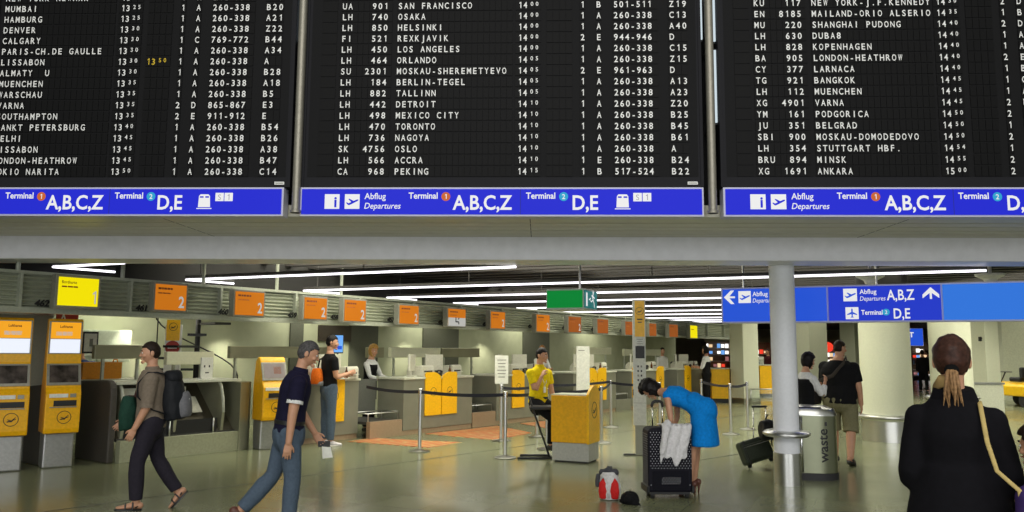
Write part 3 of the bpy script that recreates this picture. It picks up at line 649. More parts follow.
# charcoal rounded cabinets left
CHG = mat('charcoal_cabinet', srgb(66, 62, 56), .5, var=.08)
def dome(s0, o0, L, lab, h=1.14):      # end panel of a counter: a thick board standing across the row
    r = .17; P = [(0, 0), (0, h-r-.05)]+[(r-r*cos(a), h-r+r*sin(a)) for a in (.4, .8, 1.2, pi/2)]+[(L, h-.03), (L, 0)]
    M = Matrix.Translation(row(s0, o0)) @ Matrix.Rotation(UANG, 4, 'Z') @ Matrix(((0, 0, 1, 0), (1, 0, 0, 0), (0, 1, 0, 0), (0, 0, 0, 1)))
    loc = row(s0, o0); M = Matrix(((0, 0, 1, 0), (1, 0, 0, 0), (0, 1, 0, 0), (0, 0, 0, 1)))
    o = MB().prism(P, M, .10, CHG).build('rounded_cabinet', loc=loc, rz=UANG, bevel=.02)
    tag(o, lab, 'cabinet'); return o
dome(-4.40, .55, .95, 'charcoal rounded cabinet between right-hand tall kiosk and backpack man')
dome(-5.08, .95, .6, 'charcoal cabinet edge showing between the two tall yellow kiosks', 1.08)
PART = mat('partition_grey', srgb(150, 152, 142), .5, var=.03)
p0, p1 = G(-60, 478), G(70, 463)
mb = MB(); a_ = math.atan2(UD.y, UD.x); L = 2.0
e = empty('partition', row(-6.60, 1.72), UANG, 'tall grey partition board behind the two tall yellow kiosks', 'partition')
MB().box((.9, .03, 1.03), (1.95, .06, 2.06), PART).build('board', e, bevel=.006); MB().box((.9, .03, 2.065), (1.97, .08, .03), STEEL).build('top_rail', e)
# ------------------------------------------------------------------ kiosks
SCRW = mat('lit_white_screen', (.8, .85, .95), .2, var=0, emit=.95, ecol=(.86, .9, 1)); SCRD = mat('dim_touch_screen', srgb(70, 62, 58), .2, var=.5, scale=9); KM = mat('kiosk_foot_metal', srgb(176, 176, 174), .3, .7)
KY = mat('kiosk_yellow', srgb(240, 178, 2), .35)
SCRP = mat('lit_pink_screen', srgb(222, 206, 196), .25, var=.12, scale=8, emit=.25)
KOR = mat('lit_amber_screen', srgb(250, 170, 36), .3, var=0, emit=.9)
PEACH = mat('lit_peach_patch', srgb(226, 150, 110), .3, var=0, emit=.3)
def kiosk(p, ang, lab, tall=True):
    e = empty('check_in_kiosk', p, ang, lab, 'kiosk', 'yellow check-in kiosks'); w = .42
    SX = lambda x: Matrix(((0, 0, 1, x), (1, 0, 0, 0), (0, 1, 0, 0), (0, 0, 0, 1)))
    MB().prism([(-.13, 0), (.17, 0), (.20, .46), (-.15, .46)], SX(-w/2+.03), w-.06, KM).build('foot', e, bevel=.02)
    zt = 1.98 if tall else 1.46
    body = [(-.17, .46), (.25, .46), (.265, .52), (.27, .98), (.22, 1.06), (.10, 1.40)] + ([(.09, zt-.02), (.07, zt), (-.03, zt), (-.09, 1.40)] if tall else [(.06, 1.46), (-.02, 1.46), (-.1, 1.40)]) + [(-.17, 1.0)]
    # y is forward in this profile; the front looks to -Y of the kiosk
    body = [(-a, b) for a, b in body]
    MB().prism(body, SX(-w/2), w, KY).build('body', e, bevel=.018)
    f = lambda z0, z1, y0, y1: (V((0, -y0, z0)), V((0, -y1, z1)))
    def panel(name, z, y, zn, yn, wd, ht, parts):
        a, b = f(z, zn, y, yn); yd = (b-a).normalized(); M = frame((a+b)/2, V((1, 0, 0)), yd)
        fr = MB().box((0, 0, .004), (wd, ht, .02), parts[0], M).build(name, e, bevel=.003)
        mb = MB()
        for (cx, cy, ww, hh, m) in parts[1]: mb.box((cx*wd, cy*ht, .016), (ww*wd, hh*ht, .004), m, M)
        for t in (parts[2] if len(parts) > 2 else []): mb.text(t[0], M @ Matrix.Translation((t[1]*wd, t[2]*ht, .0195)), t[3], t[4], sx=.8, bold=.02, align='c')
        mb.build('display', fr, recalc=False)
    SG = mat('kiosk_bezel', srgb(150, 148, 136), .35, .4)
    if tall: panel('upper_screen', 1.50, .096, 1.95, .092, .40, .44, (SG, [(0, .22, .9, .5, KOR), (0, -.26, .9, .42, SCRW), (-.05, .12, .5, .12, WEM)], [('Lufthansa', -.0, .30, .05, ORT)]))
    panel('touch_screen', 1.08, .215, 1.38, .11, .41, .30, (SG, [(0, .02, .84, .8, SCRD if tall else SCRP)] + ([] if tall else [(.12, .05, .3, .4, PEACH)])))
    mb = MB(); mb.box((-.06, -.272, .955), (.22, .02, .05), PAPER); mb.box((.11, -.272, .955), (.07, .02, .05), SG); mb.build('card_reader', e)
    MB().box((0.02, -.268, .855), (.27, .02, .075), BLACK).build('ticket_slot', e); MB().box((0, -.272, .805), (.32, .03, .012), SG).build('slot_lip', e)
    mb = MB(); emblem(mb, FACE(0.02, -.2705, .67), .085, BLET); mb.build('emblem', e, recalc=False)
    return e
def kpos(px, py, b=.2): g = G(px, py); return g + (g*b/g.length)
kiosk(kpos(3, 473), R(36), 'tall yellow check-in kiosk cut by the picture edge, bright top screen')
kiosk(kpos(55, 468.5), R(38), 'tall yellow check-in kiosk beside the charcoal rounded cabinet')
kiosk(kpos(267, 450), R(38), 'short yellow kiosk with pinkish touch screen behind grey-haired man', False)
# ------------------------------------------------------------------ stuff on desks
def monitor(s, off, rz, lab, k):
    e = empty('computer_monitor', row(s, off, 1.07), UANG+rz, lab, 'monitor', 'monitors on the desks')
    MB().box((0, 0, .01), (.2, .16, .02), CREAM).build('base', e, bevel=.004); MB().box((0, .02, .1), (.05, .03, .18), CREAM).build('stem', e)
    MB().box((0, 0, .27), (.40, .045, .32), CREAM).build('housing', e, bevel=.008); MB().box((0, .0235, .27), (.35, .006, .27), mat('monitor_glass', (.02, .02, .03), .15, var=0)).build('screen', e)
def printer(s, off, rz, lab):
    e = empty('printer', row(s, off, 1.07), UANG+rz, lab, 'printer', 'printers on the desks')
    mb = MB(); mb.prism([(-.2, 0), (.2, 0), (.2, .12), (.12, .2), (-.17, .22), (-.2, .18)], Matrix(((0, 0, 1, -.17), (1, 0, 0, 0), (0, 1, 0, 0), (0, 0, 0, 1))), .36, CREAM); mb.build('housing', e, bevel=.012)
    MB().box((0, -.2, .1), (.26, .012, .03), DARK).build('paper_slot', e); MB().box((0, -.22, .08), (.24, .1, .006), PAPER).build('ticket_paper', e)
def keyboard(s, off, lab):
    mb = MB(); mb.box((0, 0, .012), (.42, .15, .022), CREAM)
    for a in range(12):
        for b in range(4): mb.box((-.187+a*.034, -.05+b*.034, .026), (.026, .026, .008), PAPER)
    tag(mb.build('keyboard', loc=row(s, off, 1.07), rz=UANG), lab, 'keyboard', 'keyboards on the desks')
def chair(s, off, rz, lab):
    e = empty('office_chair', row(s, off), UANG+rz, lab, 'chair', 'clerk chairs')
    mb = MB(); mb.tube([(0, 0, .06), (0, 0, .5)], .03, CHROME, 10)
    for k in range(5): a = 2*pi*k/5; mb.bar((0, 0, .09), (.28*cos(a), .28*sin(a), .05), .045, .035, DARK); mb.ell((.28*cos(a), .28*sin(a), .03), (.03, .03, .03), DARK, nu=8, nv=6)
    mb.build('base', e); MB().box((0, 0, .53), (.46, .46, .08), DARK).build('seat', e, bevel=.03); MB().box((0, .23, .95), (.42, .06, .62), DARK).build('backrest', e, bevel=.025)
for i, (s0, s1, who, yl) in enumerate(desks):
    L = s1-s0
    monitor(s0+.48, .3, .5, 'pale monitor on the near end of the desk behind %s' % who, i)
    monitor(s0+L*.62, .42, -.35, 'pale monitor past the middle of the desk behind %s' % who, i)
    printer(s0+L*.40, .38, .1, 'cream ticket printer on the desk behind %s' % who)
    printer(s0+L-.3, .42, .2, 'cream ticket printer at the far end of the desk behind %s' % who)
    keyboard(s0+L*.62, .2, 'pale keyboard on the desk behind %s' % who)
    chair(s0+L*.75, 1.2 if s0 > 0 else 1.6, pi+.3, 'dark clerk chair behind the desk that stands behind %s' % who)
    ph = empty('desk_phone', row(s0+L*.52, .18, 1.07), UANG+.2, 'dark desk telephone on the desk behind %s' % who, 'telephone', 'telephones on the desks')
    MB().prism([(-.1, 0), (.1, 0), (.1, .03), (-.1, .08)], Matrix(((0, 0, 1, -.09), (1, 0, 0, 0), (0, 1, 0, 0), (0, 0, 0, 1))), .18, DARK).build('body', ph, bevel=.006)
    MB().tube([(-.09, -.08, .09), (-.05, -.08, .115), (.05, -.08, .115), (.09, -.08, .09)], [.026, .016, .016, .026], DARK, 10, rnd=True).build('handset', ph, smooth=True)
    sb = empty('bottle', row(s0+L*.72, .16, 1.07), 0, 'small dark bottle on the desk behind %s' % who, 'bottle', 'bottles on the desks')
    MB().lathe([(.03, 0), (.032, .12), (.012, .17), (.012, .19)], mat('amber_bottle', srgb(90, 50, 20), .2), n=14).build('body', sb, autos=50); MB().lathe([(.014, .185), (.014, .21)], DARK, n=12).build('cap', sb)
# white notice frame on the left baggage drop
e = empty('notice_stand', row(-2.75, .85, 1.11), UANG+.1, 'white notice card with printed face marks on baggage drop counter', 'notice')
MB().box((0, 0, .17), (.22, .03, .34), PAPER).build('card', e, bevel=.006); mb = MB()
for x in (-.05, .04): mb.box((x, -.016, .2), (.025, .002, .035), BLET)
mb.box((0, -.016, .1), (.07, .002, .018), BLET); mb.build('print', e); MB().box((0, .02, .01), (.24, .14, .02), PAPER).build('foot', e)
# orange crate on desk behind the backpack man, and a yellow board behind
e = empty('crate', row(-3.75, 2.35, 1.1), UANG, 'orange open crate on the back shelf behind the backpack man', 'crate')
OC = mat('orange_crate_plastic', srgb(216, 140, 20), .5)
mb = MB(); mb.box((0, 0, .01), (.62, .4, .02), OC)
for x in (-.3, .3): mb.box((x, 0, .13), (.02, .4, .26), OC)
for y in (-.19, .19): mb.box((0, y, .13), (.62, .02, .26), OC)
mb.build('shell', e, bevel=.006); mb = MB()
for x in (-.3, .3): mb.tube([(x, -.08, .25), (x, -.05, .3), (x, .05, .3), (x, .08, .25)], .012, OC, 8)
mb.build('handle', e, smooth=True)
e = empty('back_shelf', row(-5.9, 2.15), UANG, 'long pale shelf carrying an orange crate behind the left counters', 'shelf')
MB().box((1.7, .2, 1.075), (3.4, .5, .04), CTOP).build('top', e)
for x in (.05, 1.7, 3.35): MB().box((x, .2, .53), (.05, .45, 1.05), CFRONT).build('upright', e)
# pale cupboards along the back wall, left
for k, (s0, L_, lab) in enumerate(((-7.4, 1.5, 'pale wall cupboard beyond the red notice'), (-5.75, 1.4, 'pale wall cupboard behind the framed picture'), (-3.9, 1.2, 'pale wall cupboard behind the spiral stair'))):
    e = empty('wall_cupboard', row(s0, 3.3), UANG, lab, 'cupboard', 'wall cupboards'); PC = mat('pale_green_cupboard', srgb(196, 206, 184), .5)
    MB().box((L_/2, .2, 1.62), (L_, .36, .55), PC).build('body', e, bevel=.005)
    for q in range(2): o = MB().box((L_*(.25+.5*q), .01, 1.62), (L_/2-.02, .02, .52), PC).build('door', e, bevel=.004); MB().box((L_*(.25+.5*q)+(.2 if q == 0 else -.2), -.005, 1.45), (.1, .02, .015), STEEL).build('handle', o)
e = empty('framed_picture', row(-3.95, 2.2, 1.5), UANG, 'small white framed pictogram behind the dull band panel', 'picture')
MB().box((0, 0, .17), (.24, .03, .34), DARK).build('frame', e); MB().box((0, -.017, .17), (.19, .006, .28), PAPER).build('sheet', e); MB().box((.01, -.022, .17), (.05, .004, .12), GREYP).build('print', e)
# red notice on a post by the partition
e = empty('red_sign', row(-4.72, 1.3), UANG, 'red notice panel hanging under the glowing yellow screen', 'sign'); RD = mat('red_notice', srgb(166, 44, 30), .45)
MB().box((0, 0, 1.93), (.3, .03, .42), RD).build('panel', e, bevel=.004); mb = MB(); mb.prism([(0, 0), (.02, 0), (.04, .06), (.06, 0), (.08, 0), (.045, .11), (.035, .11)], FACE(-.1, -.018, 1.97), .002, WLET); mb.prism([(0, 0), (.08, 0), (.04, -.07)], FACE(.06, -.018, 1.84), .002, WLET); mb.build('print', e); MB().tube([(0, .03, 0), (0, .03, 2.1)], .018, STEEL, 10).build('post', e)
# wall strip lamps throwing cones on the back wall
LAMP = mat('lit_downlight', (1, 1, .9), .3, var=0, emit=9, ecol=(1, .97, .78))
for k, (px, dd) in enumerate(((137, 14.6), (420, 18.6), (495, 21), (236, 15.6), (352, 17.5))):
    s0 = fpt(px, 3.1); e = empty('downlight', row(s0, 3.25, 2.20), UANG, ('warm lit downlight on back wall under number 461', 'warm lit downlight on back wall between numbers 457 and 456', 'warm lit downlight on back wall left of the man in yellow', 'warm lit downlight on back wall beside the spiral stair', 'warm lit downlight on back wall above the man in black')[k], 'lamp', 'downlights on the back wall')
    MB().lathe([(.10, .02), (.10, .28), (.03, .30)], WHITE, n=20).build('housing', e, autos=40); MB().lathe([(.085, .0), (.085, .03)], LAMP, n=18).build('bulb', e)
    MB().box((0, .24, .25), (.05, .4, .04), WHITE).build('bracket', e)
    l = bpy.data.lights.new('downlight_glow', 'SPOT'); l.energy = 90; l.spot_size = R(95); l.spot_blend = .6; l.color = (1, .95, .78); l.shadow_soft_size = .08
    lo = bpy.data.objects.new('downlight_glow', l); COL.objects.link(lo); lo.location = row(s0, 3.2, 2.17); lo.rotation_euler = (R(8), 0, 0)
# floor mats
def mat_orange():
    m = bpy.data.materials.new('orange_striped_mat'); m.use_nodes = True; nt = m.node_tree; b = nt.nodes['Principled BSDF']; L = nt.links.new
    tc = nt.nodes.new('ShaderNodeTexCoord'); mp = nt.nodes.new('ShaderNodeMapping'); mp.inputs['Rotation'].default_value = (0, 0, -UANG)
    br = nt.nodes.new('ShaderNodeTexBrick'); br.inputs['Scale'].default_value = 1; br.inputs['Brick Width'].default_value = .9; br.inputs['Row Height'].default_value = .16; br.inputs['Mortar Size'].default_value = .03
    br.inputs['Color1'].default_value = (*srgb(196, 104, 56), 1); br.inputs['Color2'].default_value = (*srgb(176, 88, 48), 1); br.inputs['Mortar'].default_value = (*srgb(186, 160, 110), 1)
    L(tc.outputs['Object'], mp.inputs[0]); L(mp.outputs[0], br.inputs[0]); L(br.outputs[0], b.inputs['Base Color']); b.inputs['Roughness'].default_value = .55; return m
OM = mat_orange()
for k, (q, lab) in enumerate(((((346.6, 441.5), (372.8, 438.3), (462, 442.6), (427.5, 447.7)), 'orange striped floor mat nearest, right of the white shoes'), (((425, 434), (497.5, 426), (532, 433), (493, 440)), 'orange striped floor mat under the nearest pair of yellow panels'), (((520, 423.5), (552, 420.5), (580, 424), (545, 428)), 'orange striped floor mat behind the high stool'))):
    P = [G(*a) for a in q]; c_ = sum(P, V())/4
    mb = MB(); mb.prism([(p.x-c_.x, p.y-c_.y) for p in P[::-1]], Matrix.Identity(4), .006, OM)
    tag(mb.build('floor_mat', loc=c_), lab, 'mat', 'orange floor mats')
# ------------------------------------------------------------------ belt posts
BASEM = mat('post_base_steel', srgb(150, 150, 142), .32, 1.0)
def stanchion(p, lab, h=.98):
    e = empty('belt_post', p, 0, lab, 'barrier post', 'belt posts')
    MB().lathe([(.165, 0), (.17, .010), (.155, .018), (.06, .034), (.032, .045)], BASEM, n=32).build('base', e, autos=40)
    MB().lathe([(.028, .04), (.028, h-.08)], STEEL, n=20).build('post', e, autos=40)
    MB().lathe([(.033, h-.09), (.033, h-.005), (.028, h)], CHROME, n=20).build('belt_head', e, autos=40)
    return e
def belt(e, q, z0=.93, z1=.93):
    a = V((0, 0, z0)); b = V((q.x-e.location.x, q.y-e.location.y, z1)); mb = MB(); N_ = 8
    P = [a.lerp(b, t/N_) - V((0, 0, .03*4*(t/N_)*(1-t/N_))) for t in range(N_+1)]
    for i in range(N_): mb.bar(P[i], P[i+1], .006, .05, BELT)
    mb.build('belt', e)
S1 = stanchion(G(419.5, 451.5), 'belt post between the two orange mats, left of the others')
S2 = stanchion(G(505, 458), 'belt post nearest to the left of the high stool')
S3 = stanchion(G(501, 441), 'belt post carrying the small white notice board')
S4 = stanchion(G(537, 437), 'belt post seen behind the legs of the high stool')
S5 = stanchion(G(547, 449.5), 'belt post hidden behind seated man in yellow and podium')
S6 = stanchion(G(601.5, 443), 'belt post just right of the yellow podium')
S7 = stanchion(G(611, 427.5), 'belt post second right of the yellow podium, farther off')
S8 = stanchion(G(731, 434.5), 'belt post left of the pair near the square column')
S9 = stanchion(G(748, 429.5), 'belt post right of the pair near the square column')
S10 = stanchion(G(702, 424), "belt post behind the blue dress woman's back")
belt(S1, row(-.1, .02)); belt(S1, S2.location); belt(S3, S4.location); belt(S2, S5.location); belt(S5, S6.location); belt(S4, S7.location, .95, .95); belt(S6, S7.location)
belt(S8, S9.location); belt(S8, S10.location); belt(S7, G(660, 432), .93, .93)
S11 = stanchion(G(660, 432), 'belt post standing behind the tall pylon and spotted suitcase')
e = empty('notice_board', S3.location+V((0, 0, .98)), R(5), 'small white notice board on a belt post left of man in yellow', 'notice')
MB().box((0, 0, .27), (.24, .03, .50), PAPER).build('board', e, bevel=.005); MB().box((0, 0, .01), (.05, .05, .05), STEEL).build('clamp', e); mb = MB()
for k in range(6): mb.box((0, -.017, .44-k*.06), (.16-.02*(k % 3), .002, .014), GREYP)
mb.build('print', e)
# ------------------------------------------------------------------ podium, stool, pylon
e = empty('podium', G(577, 463)+V((0, .24, 0)), R(-24), 'yellow wedge-topped podium with round emblem beside man in yellow', 'podium')
PBASE = mat('podium_base_grey', srgb(176, 176, 168), .4)
MB().box((0, 0, .15), (.56, .46, .26), PBASE).build('base', e, bevel=.01); MB().box((0, 0, .015), (.5, .4, .03), DARK).build('foot', e)
PY = mat('podium_yellow', srgb(234, 172, 6), .42); MB().box((-.02, -.02, .615), (.54, .46, .67), PY).build('body', e, bevel=.008); MB().box((-.02, 0, .955), (.56, .46, .02), CTOP).build('top', e)
P = [(-.25, .27), (.25, .27), (.25, .96), (.2, 1.04), (.1, 1.09), (0, 1.095), (-.12, 1.06), (-.2, 1.01), (-.25, .97)]
mb = MB(); mb.prism(P, Matrix(((0, 0, 1, .25), (1, 0, 0, 0), (0, 1, 0, 0), (0, 0, 0, 1))), .04, YEL); mb.build('side_wing', e, bevel=.006)
mb = MB(); emblem(mb, Matrix(((0, 0, 1, .2905), (1, 0, 0, 0), (0, 1, 0, .74), (0, 0, 0, 1))), .12, BLET); mb.build('emblem', e, recalc=False)
sp = G(537, 459); e = empty('high_stool', sp, 0, 'black high stool on slanted legs under the man in yellow', 'stool')
MB().tube([(-.29, -.02, .015), (.22, -.02, .015)], .018, DARK, 8).build('foot_bar', e, smooth=True); MB().tube([(-.25, .3, .015), (.2, .3, .015)], .018, DARK, 8).build('foot_bar', e, smooth=True); MB().tube([(.2, -.03, .02), (.2, .31, .02)], .018, DARK, 8).build('cross_bar', e, smooth=True)
for y in (0, .28): MB().tube([(.19, y, .02), (-.06, y, .72), (-.12, y, .90)], .015, DARK, 8).build('leg', e, smooth=True)
MB().box((.06, .14, .745), (.34, .36, .06), DARK).build('seat', e, bevel=.025)
for z, x in ((.3, .09), (.5, .02)): MB().tube([(x, 0, z), (x, .28, z)], .012, DARK, 8).build('rung', e, smooth=True)
pp = G(641, 456)+V((0, .06, 0)); e = empty('info_pylon', pp, R(-8), 'tall slim white info pylon with a yellow top', 'pylon'); PZ = 2.40; WPY = mat('pylon_white', srgb(204, 206, 196), .4)
MB().box((0, 0, 1.43), (.20, .09, PZ-.46), WPY).build('body', e, bevel=.006); MB().box((0, 0, .24), (.15, .07, .46), mat('pylon_grey', srgb(140, 142, 128), .4)).build('lower_body', e)
MB().bar((-.26, -.02, .012), (.3, .06, .012), .06, .024, DARK).build('foot', e)
mb = MB(); mb.box((.012, -.047, 2.10), (.15, .006, .56), YEL); emblem(mb, FACE(.012, -.0505, 2.22), .062, BLET); mb.box((.012, -.051, 2.09), (.085, .002, .018), BLET); mb.box((.012, -.051, 2.045), (.06, .002, .014), BLET); mb.build('yellow_panel', e, recalc=False)
MB().box((.012, -.047, 1.58), (.14, .006, .19), DARK).build('display', e)
mb = MB()
for k in range(4):
    for x in (-.02, .03): mb.box((x, -.047, 1.36-k*.07), (.022, .005, .03), BLET if (k+int(x*100)) % 3 else GREYP)
for k in range(5): mb.box((.01, -.047, 1.78-k*.035), (.1-.02*(k % 2), .005, .008), GREYP)
mb.box((.02, -.047, .985), (.09, .005, .03), mat('orange_sticker', srgb(230, 130, 30), .5)); mb.box((0, -.047, .80), (.18, .004, .005), GREYP); mb.build('icons', e)
MB().box((-.10, -.02, .96), (.012, .05, .09), DARK).build('handset', e)
e = empty('banner_board', G(585.5, 437)+V((0, .5, 0)), R(6), 'tall plain white board standing behind the yellow podium', 'board')
MB().box((0, 0, 1.06), (.26, .04, 1.24), PAPER).build('panel', e, bevel=.006); MB().box((0, 0, .02), (.34, .3, .04), STEEL).build('foot', e, bevel=.006); MB().box((0, .03, .3), (.04, .02, .56), STEEL).build('stem', e); mb = MB(); mb.box((-.03, -.021, 1.6), (.12, .002, .016), GREYP); mb.build('print', e, recalc=False)
# ================================================================== people
SKIN = mat('skin', srgb(196, 146, 116), .5, var=.05, scale=14); SKIND = mat('skin_tanned', srgb(168, 118, 88), .5, var=.05, scale=14)
EYEW = mat('eye_white', (.7, .7, .68), .3, var=0); EYEB = mat('eye_iris', (.02, .012, .008), .2, var=0); LIP = mat('lips', srgb(160, 88, 78), .45, var=0)
def remesh(mb, name, vox, m, parent=None, smooth=6, fold=0., ffreq=7., fdir=(1, 1, .45), dec=None):
    me = bpy.data.meshes.new(name); me.from_pydata([tuple(v) for v in mb.v], [], mb.f)
    b = bmesh.new(); b.from_mesh(me); bmesh.ops.recalc_face_normals(b, faces=b.faces); b.to_mesh(me); b.free()
    o = bpy.data.objects.new(name, me); COL.objects.link(o)
    r = o.modifiers.new('r', 'REMESH'); r.mode = 'VOXEL'; r.voxel_size = vox
    if smooth: q = o.modifiers.new('s', 'SMOOTH'); q.iterations = smooth; q.factor = .5
    bpy.context.view_layer.update(); dg = bpy.context.evaluated_depsgraph_get()
    nm = bpy.data.meshes.new_from_object(o.evaluated_get(dg), depsgraph=dg)
    o.modifiers.clear(); o.data = nm; bpy.data.meshes.remove(me); nm.name = name
    nm.materials.clear(); nm.materials.append(m)
    if fold:
        k = V(fdir)*ffreq; off = V((random.random()*9, 0, 3)); nr = [v.normal.copy() for v in nm.vertices]
        for v, n_ in zip(nm.vertices, nr):
            p = V((v.co.x*k.x, v.co.y*k.y, v.co.z*k.z))+off
            v.co += n_*fold*(noise.noise(p)+.5*noise.noise(p*2.3))
    nm.polygons.foreach_set('use_smooth', [True]*len(nm.polygons))
    if parent: o.parent = parent
    return o
def nz(v): return V(v).normalized()
class Person:
    def __init__(s, label, loc, head_deg, H=1.75, girth=1.0, lean=0, bend=0, side=0, twist=0, hyaw=0, hpitch=0, htilt=0, armL=None, armR=None, legL=None, legR=None, female=False,
                 skin=SKIN, pelvis=None, vox=.006, curlL=25, curlR=25, footL=0, footR=0, heels=0.):
        s.e = empty('person', loc, R(head_deg-90), label, 'person'); k = s.k = H/1.75; s.g = girth*k; s.fem = female; s.skin = skin; s.vox = vox
        X = V((1, 0, 0)); s.heels = heels
        tl, tb = R(lean), R(lean+bend); sd = R(side)
        s.t1 = nz((sin(sd), sin(tl), cos(tl))); s.t2 = nz((sin(sd), sin(tb), cos(tb)))
        legL = legL or ((-.03, .02, -1), (0, -.02, -1)); legR = legR or ((.03, .02, -1), (0, -.02, -1))
        P = V((0, 0, 0)); s.hip = {}; s.knee = {}; s.ank = {}; s.toe = {}; s.heel = {}; s.fdir = {}
        for n_, sg, lg, fp in (('L', -1, legL, footL), ('R', 1, legR, footR)):
            h = P + V((sg*.088*s.g, 0, -.03*k)); kn = h + nz(lg[0])*.43*k; an = kn + nz(lg[1])*.41*k
            yaw = R(lg[2]) if len(lg) > 2 else R(sg*8); fd = V((sin(yaw)*cos(R(fp)), cos(yaw)*cos(R(fp)), -sin(R(fp))))
            s.hip[n_], s.knee[n_], s.ank[n_], s.fdir[n_] = h, kn, an, fd
        def sole(n_):
            fd = s.fdir[n_]; u = V((0, 0, 1)) - fd*fd.z; u.normalize(); a = s.ank[n_] - u*.075*k
            return min((a-fd*.06*k).z, (a+fd*.17*k).z)
        z = pelvis if pelvis is not None else -min(sole('L'), sole('R'))
        dz = V((0, 0, z)); P = P+dz; s.P = P
        for d in (s.hip, s.knee, s.ank):
            for n_ in d: d[n_] = d[n_]+dz
        s.C = P + s.t1*.30*k; s.nb = s.C + s.t2*.235*k
        tw = R(twist); s.sv = V((cos(tw), sin(tw), 0)); s.sv = (s.sv - s.t2*s.sv.dot(s.t2)).normalized(); s.fv = s.t2.cross(s.sv)
        sw = (.16 if female else .182)*s.g**.4*k**.6
        s.sh = {'L': s.C + s.t2*.128*k - s.sv*sw, 'R': s.C + s.t2*.128*k + s.sv*sw}
        s.elb = {}; s.wr = {}; s.hd = {}
        for n_, ar in (('L', armL or ((-.12, 0, -1), (0, .12, -1))), ('R', armR or ((.12, 0, -1), (0, .12, -1)))):
            s.elb[n_] = s.sh[n_] + nz(ar[0])*.285*k; s.wr[n_] = s.elb[n_] + nz(ar[1])*.25*k
            s.hd[n_] = nz(ar[2]) if len(ar) > 2 else nz(ar[1])
        # head frame
        yw, ph, tt = R(hyaw), R(hpitch), R(htilt)
        base = s.t2*.35+V((0, 0, .65)); base.normalize()
        hf = V((sin(yw)*cos(ph), cos(yw)*cos(ph), -sin(ph))); hu = V((sin(tt), sin(ph)*cos(yw), cos(ph))); hu = (hu - hf*hu.dot(hf)).normalized(); hr = hf.cross(hu)
        s.neck = nz(s.t2*.7 + hu*.4); s.hc = s.nb + s.neck*.075*k + hu*.105*k + hf*.018*k
        s.HM = Matrix(((hr.x, hf.x, hu.x, s.hc.x), (hr.y, hf.y, hu.y, s.hc.y), (hr.z, hf.z, hu.z, s.hc.z), (0, 0, 0, 1))) @ Matrix.Scale(k, 4)
        s.curl = {'L': curlL, 'R': curlR}
        s.body()
    def torso(s, mb, infl=0., z0=-.10, z1=.235, m=None, skirt=False):
        k, g = s.k, s.g; fem = s.fem
        prof = [(-.10, .115, .085), (-.04, .165 if not fem else .172, .112), (.06, .158 if not fem else .155, .108), (.16, .148 if not fem else .128, .100 if not fem else .09), (.26, .158 if not fem else .14, .108 if not fem else .10),
                (.36, .172 if not fem else .152, .116 if not fem else .118), (.43, .170 if not fem else .146, .108 if not fem else .1), (.475, .135 if not fem else .115, .09), (.508, .095, .076), (.532, .074, .064)]
        pts, rad = [], []
        for h, a, b in prof:
            if h < z0*1 - 1e-6: continue
            if h > z1+.30: continue
            if skirt and h < 0: a, b = .168, .114
            p = s.P + s.t1*min(h, .30)*k + s.t2*max(0, h-.30)*k
            belly = .25*(g/k-1)*.1 if g > k else 0
            gg = g if .0 < h < .4 else g**.7*k**.3
            pts.append(p + V((0, belly if h < .3 else 0, 0))); rad.append((a*gg+infl, b*gg*(1+ (g/k-1)*.6)+infl))
        mb.tube(pts, rad, m, 20, side=s.sv, rnd=(infl == 0))
    def arm(s, mb, n_, infl=0., frac=2.0, m=None):
        g = s.g**.6*s.k**.4; r = [.056, .05, .043, .041, .038, .028]; S_, E_, W_ = s.sh[n_], s.elb[n_], s.wr[n_]
        q = (.82 if s.fem else 1)*g
        P = [S_, S_.lerp(E_, .5), E_.lerp(S_, .08), E_.lerp(W_, .08), E_.lerp(W_, .3), W_]; cut = []; rr = []
        tpos = [0, .5, .95, 1.05, 1.35, 2.0]
        for p, t, ra in zip(P, tpos, r):
            if t <= frac+1e-6: cut.append(p); rr.append(ra*q+infl)
        if frac < 2.0:
            i = len(cut)-1
            if tpos[i] < frac-.02:
                t = (frac-tpos[i])/(tpos[i+1]-tpos[i]); cut.append(P[i].lerp(P[i+1], t)); rr.append((r[i]*(1-t)+r[i+1]*t)*q+infl)
        inner = S_ - s.sv*(.05*s.k if n_ == 'R' else -.05*s.k) - s.t2*.01
        mb.ell(S_, (.057*q+infl, .057*q+infl, .057*q+infl), m, nu=12, nv=8)
        mb.tube([inner]+cut, [rr[0]*1.0]+rr, m, 12, side=s.fv, rnd=(infl == 0))
    def leg(s, mb, n_, infl=0., frac=2.0, m=None, flare=0.):
        g = s.g**.7*s.k**.3; r = [.088, .080, .056, .054, .056, .038]; h, kn, an = s.hip[n_], s.knee[n_], s.ank[n_]
        P = [h, h.lerp(kn, .35), kn.lerp(h, .06), kn.lerp(an, .08), kn.lerp(an, .3), an]; tp = [0, .35, .94, 1.08, 1.3, 2.0]; cut = []; rr = []
        for p, t, ra in zip(P, tp, r):
            if t <= frac+1e-6: cut.append(p); rr.append(ra*g*(.94 if s.fem else 1)+infl+flare*max(0, t-.6))
        if frac < 2.0:
            i = len(cut)-1
            if tp[i] < frac-.02:
                t = (frac-tp[i])/(tp[i+1]-tp[i]); cut.append(P[i].lerp(P[i+1], t)); rr.append((r[i]*(1-t)+r[i+1]*t)*g+infl+flare*max(0, frac-.6))
        mb.tube(cut, rr, m, 14, side=(1, 0, 0), rnd=(infl == 0))
    def footpts(s, n_):
        fd = s.fdir[n_]; u = V((0, 0, 1)) - fd*fd.z; u.normalize(); return s.ank[n_], fd, u
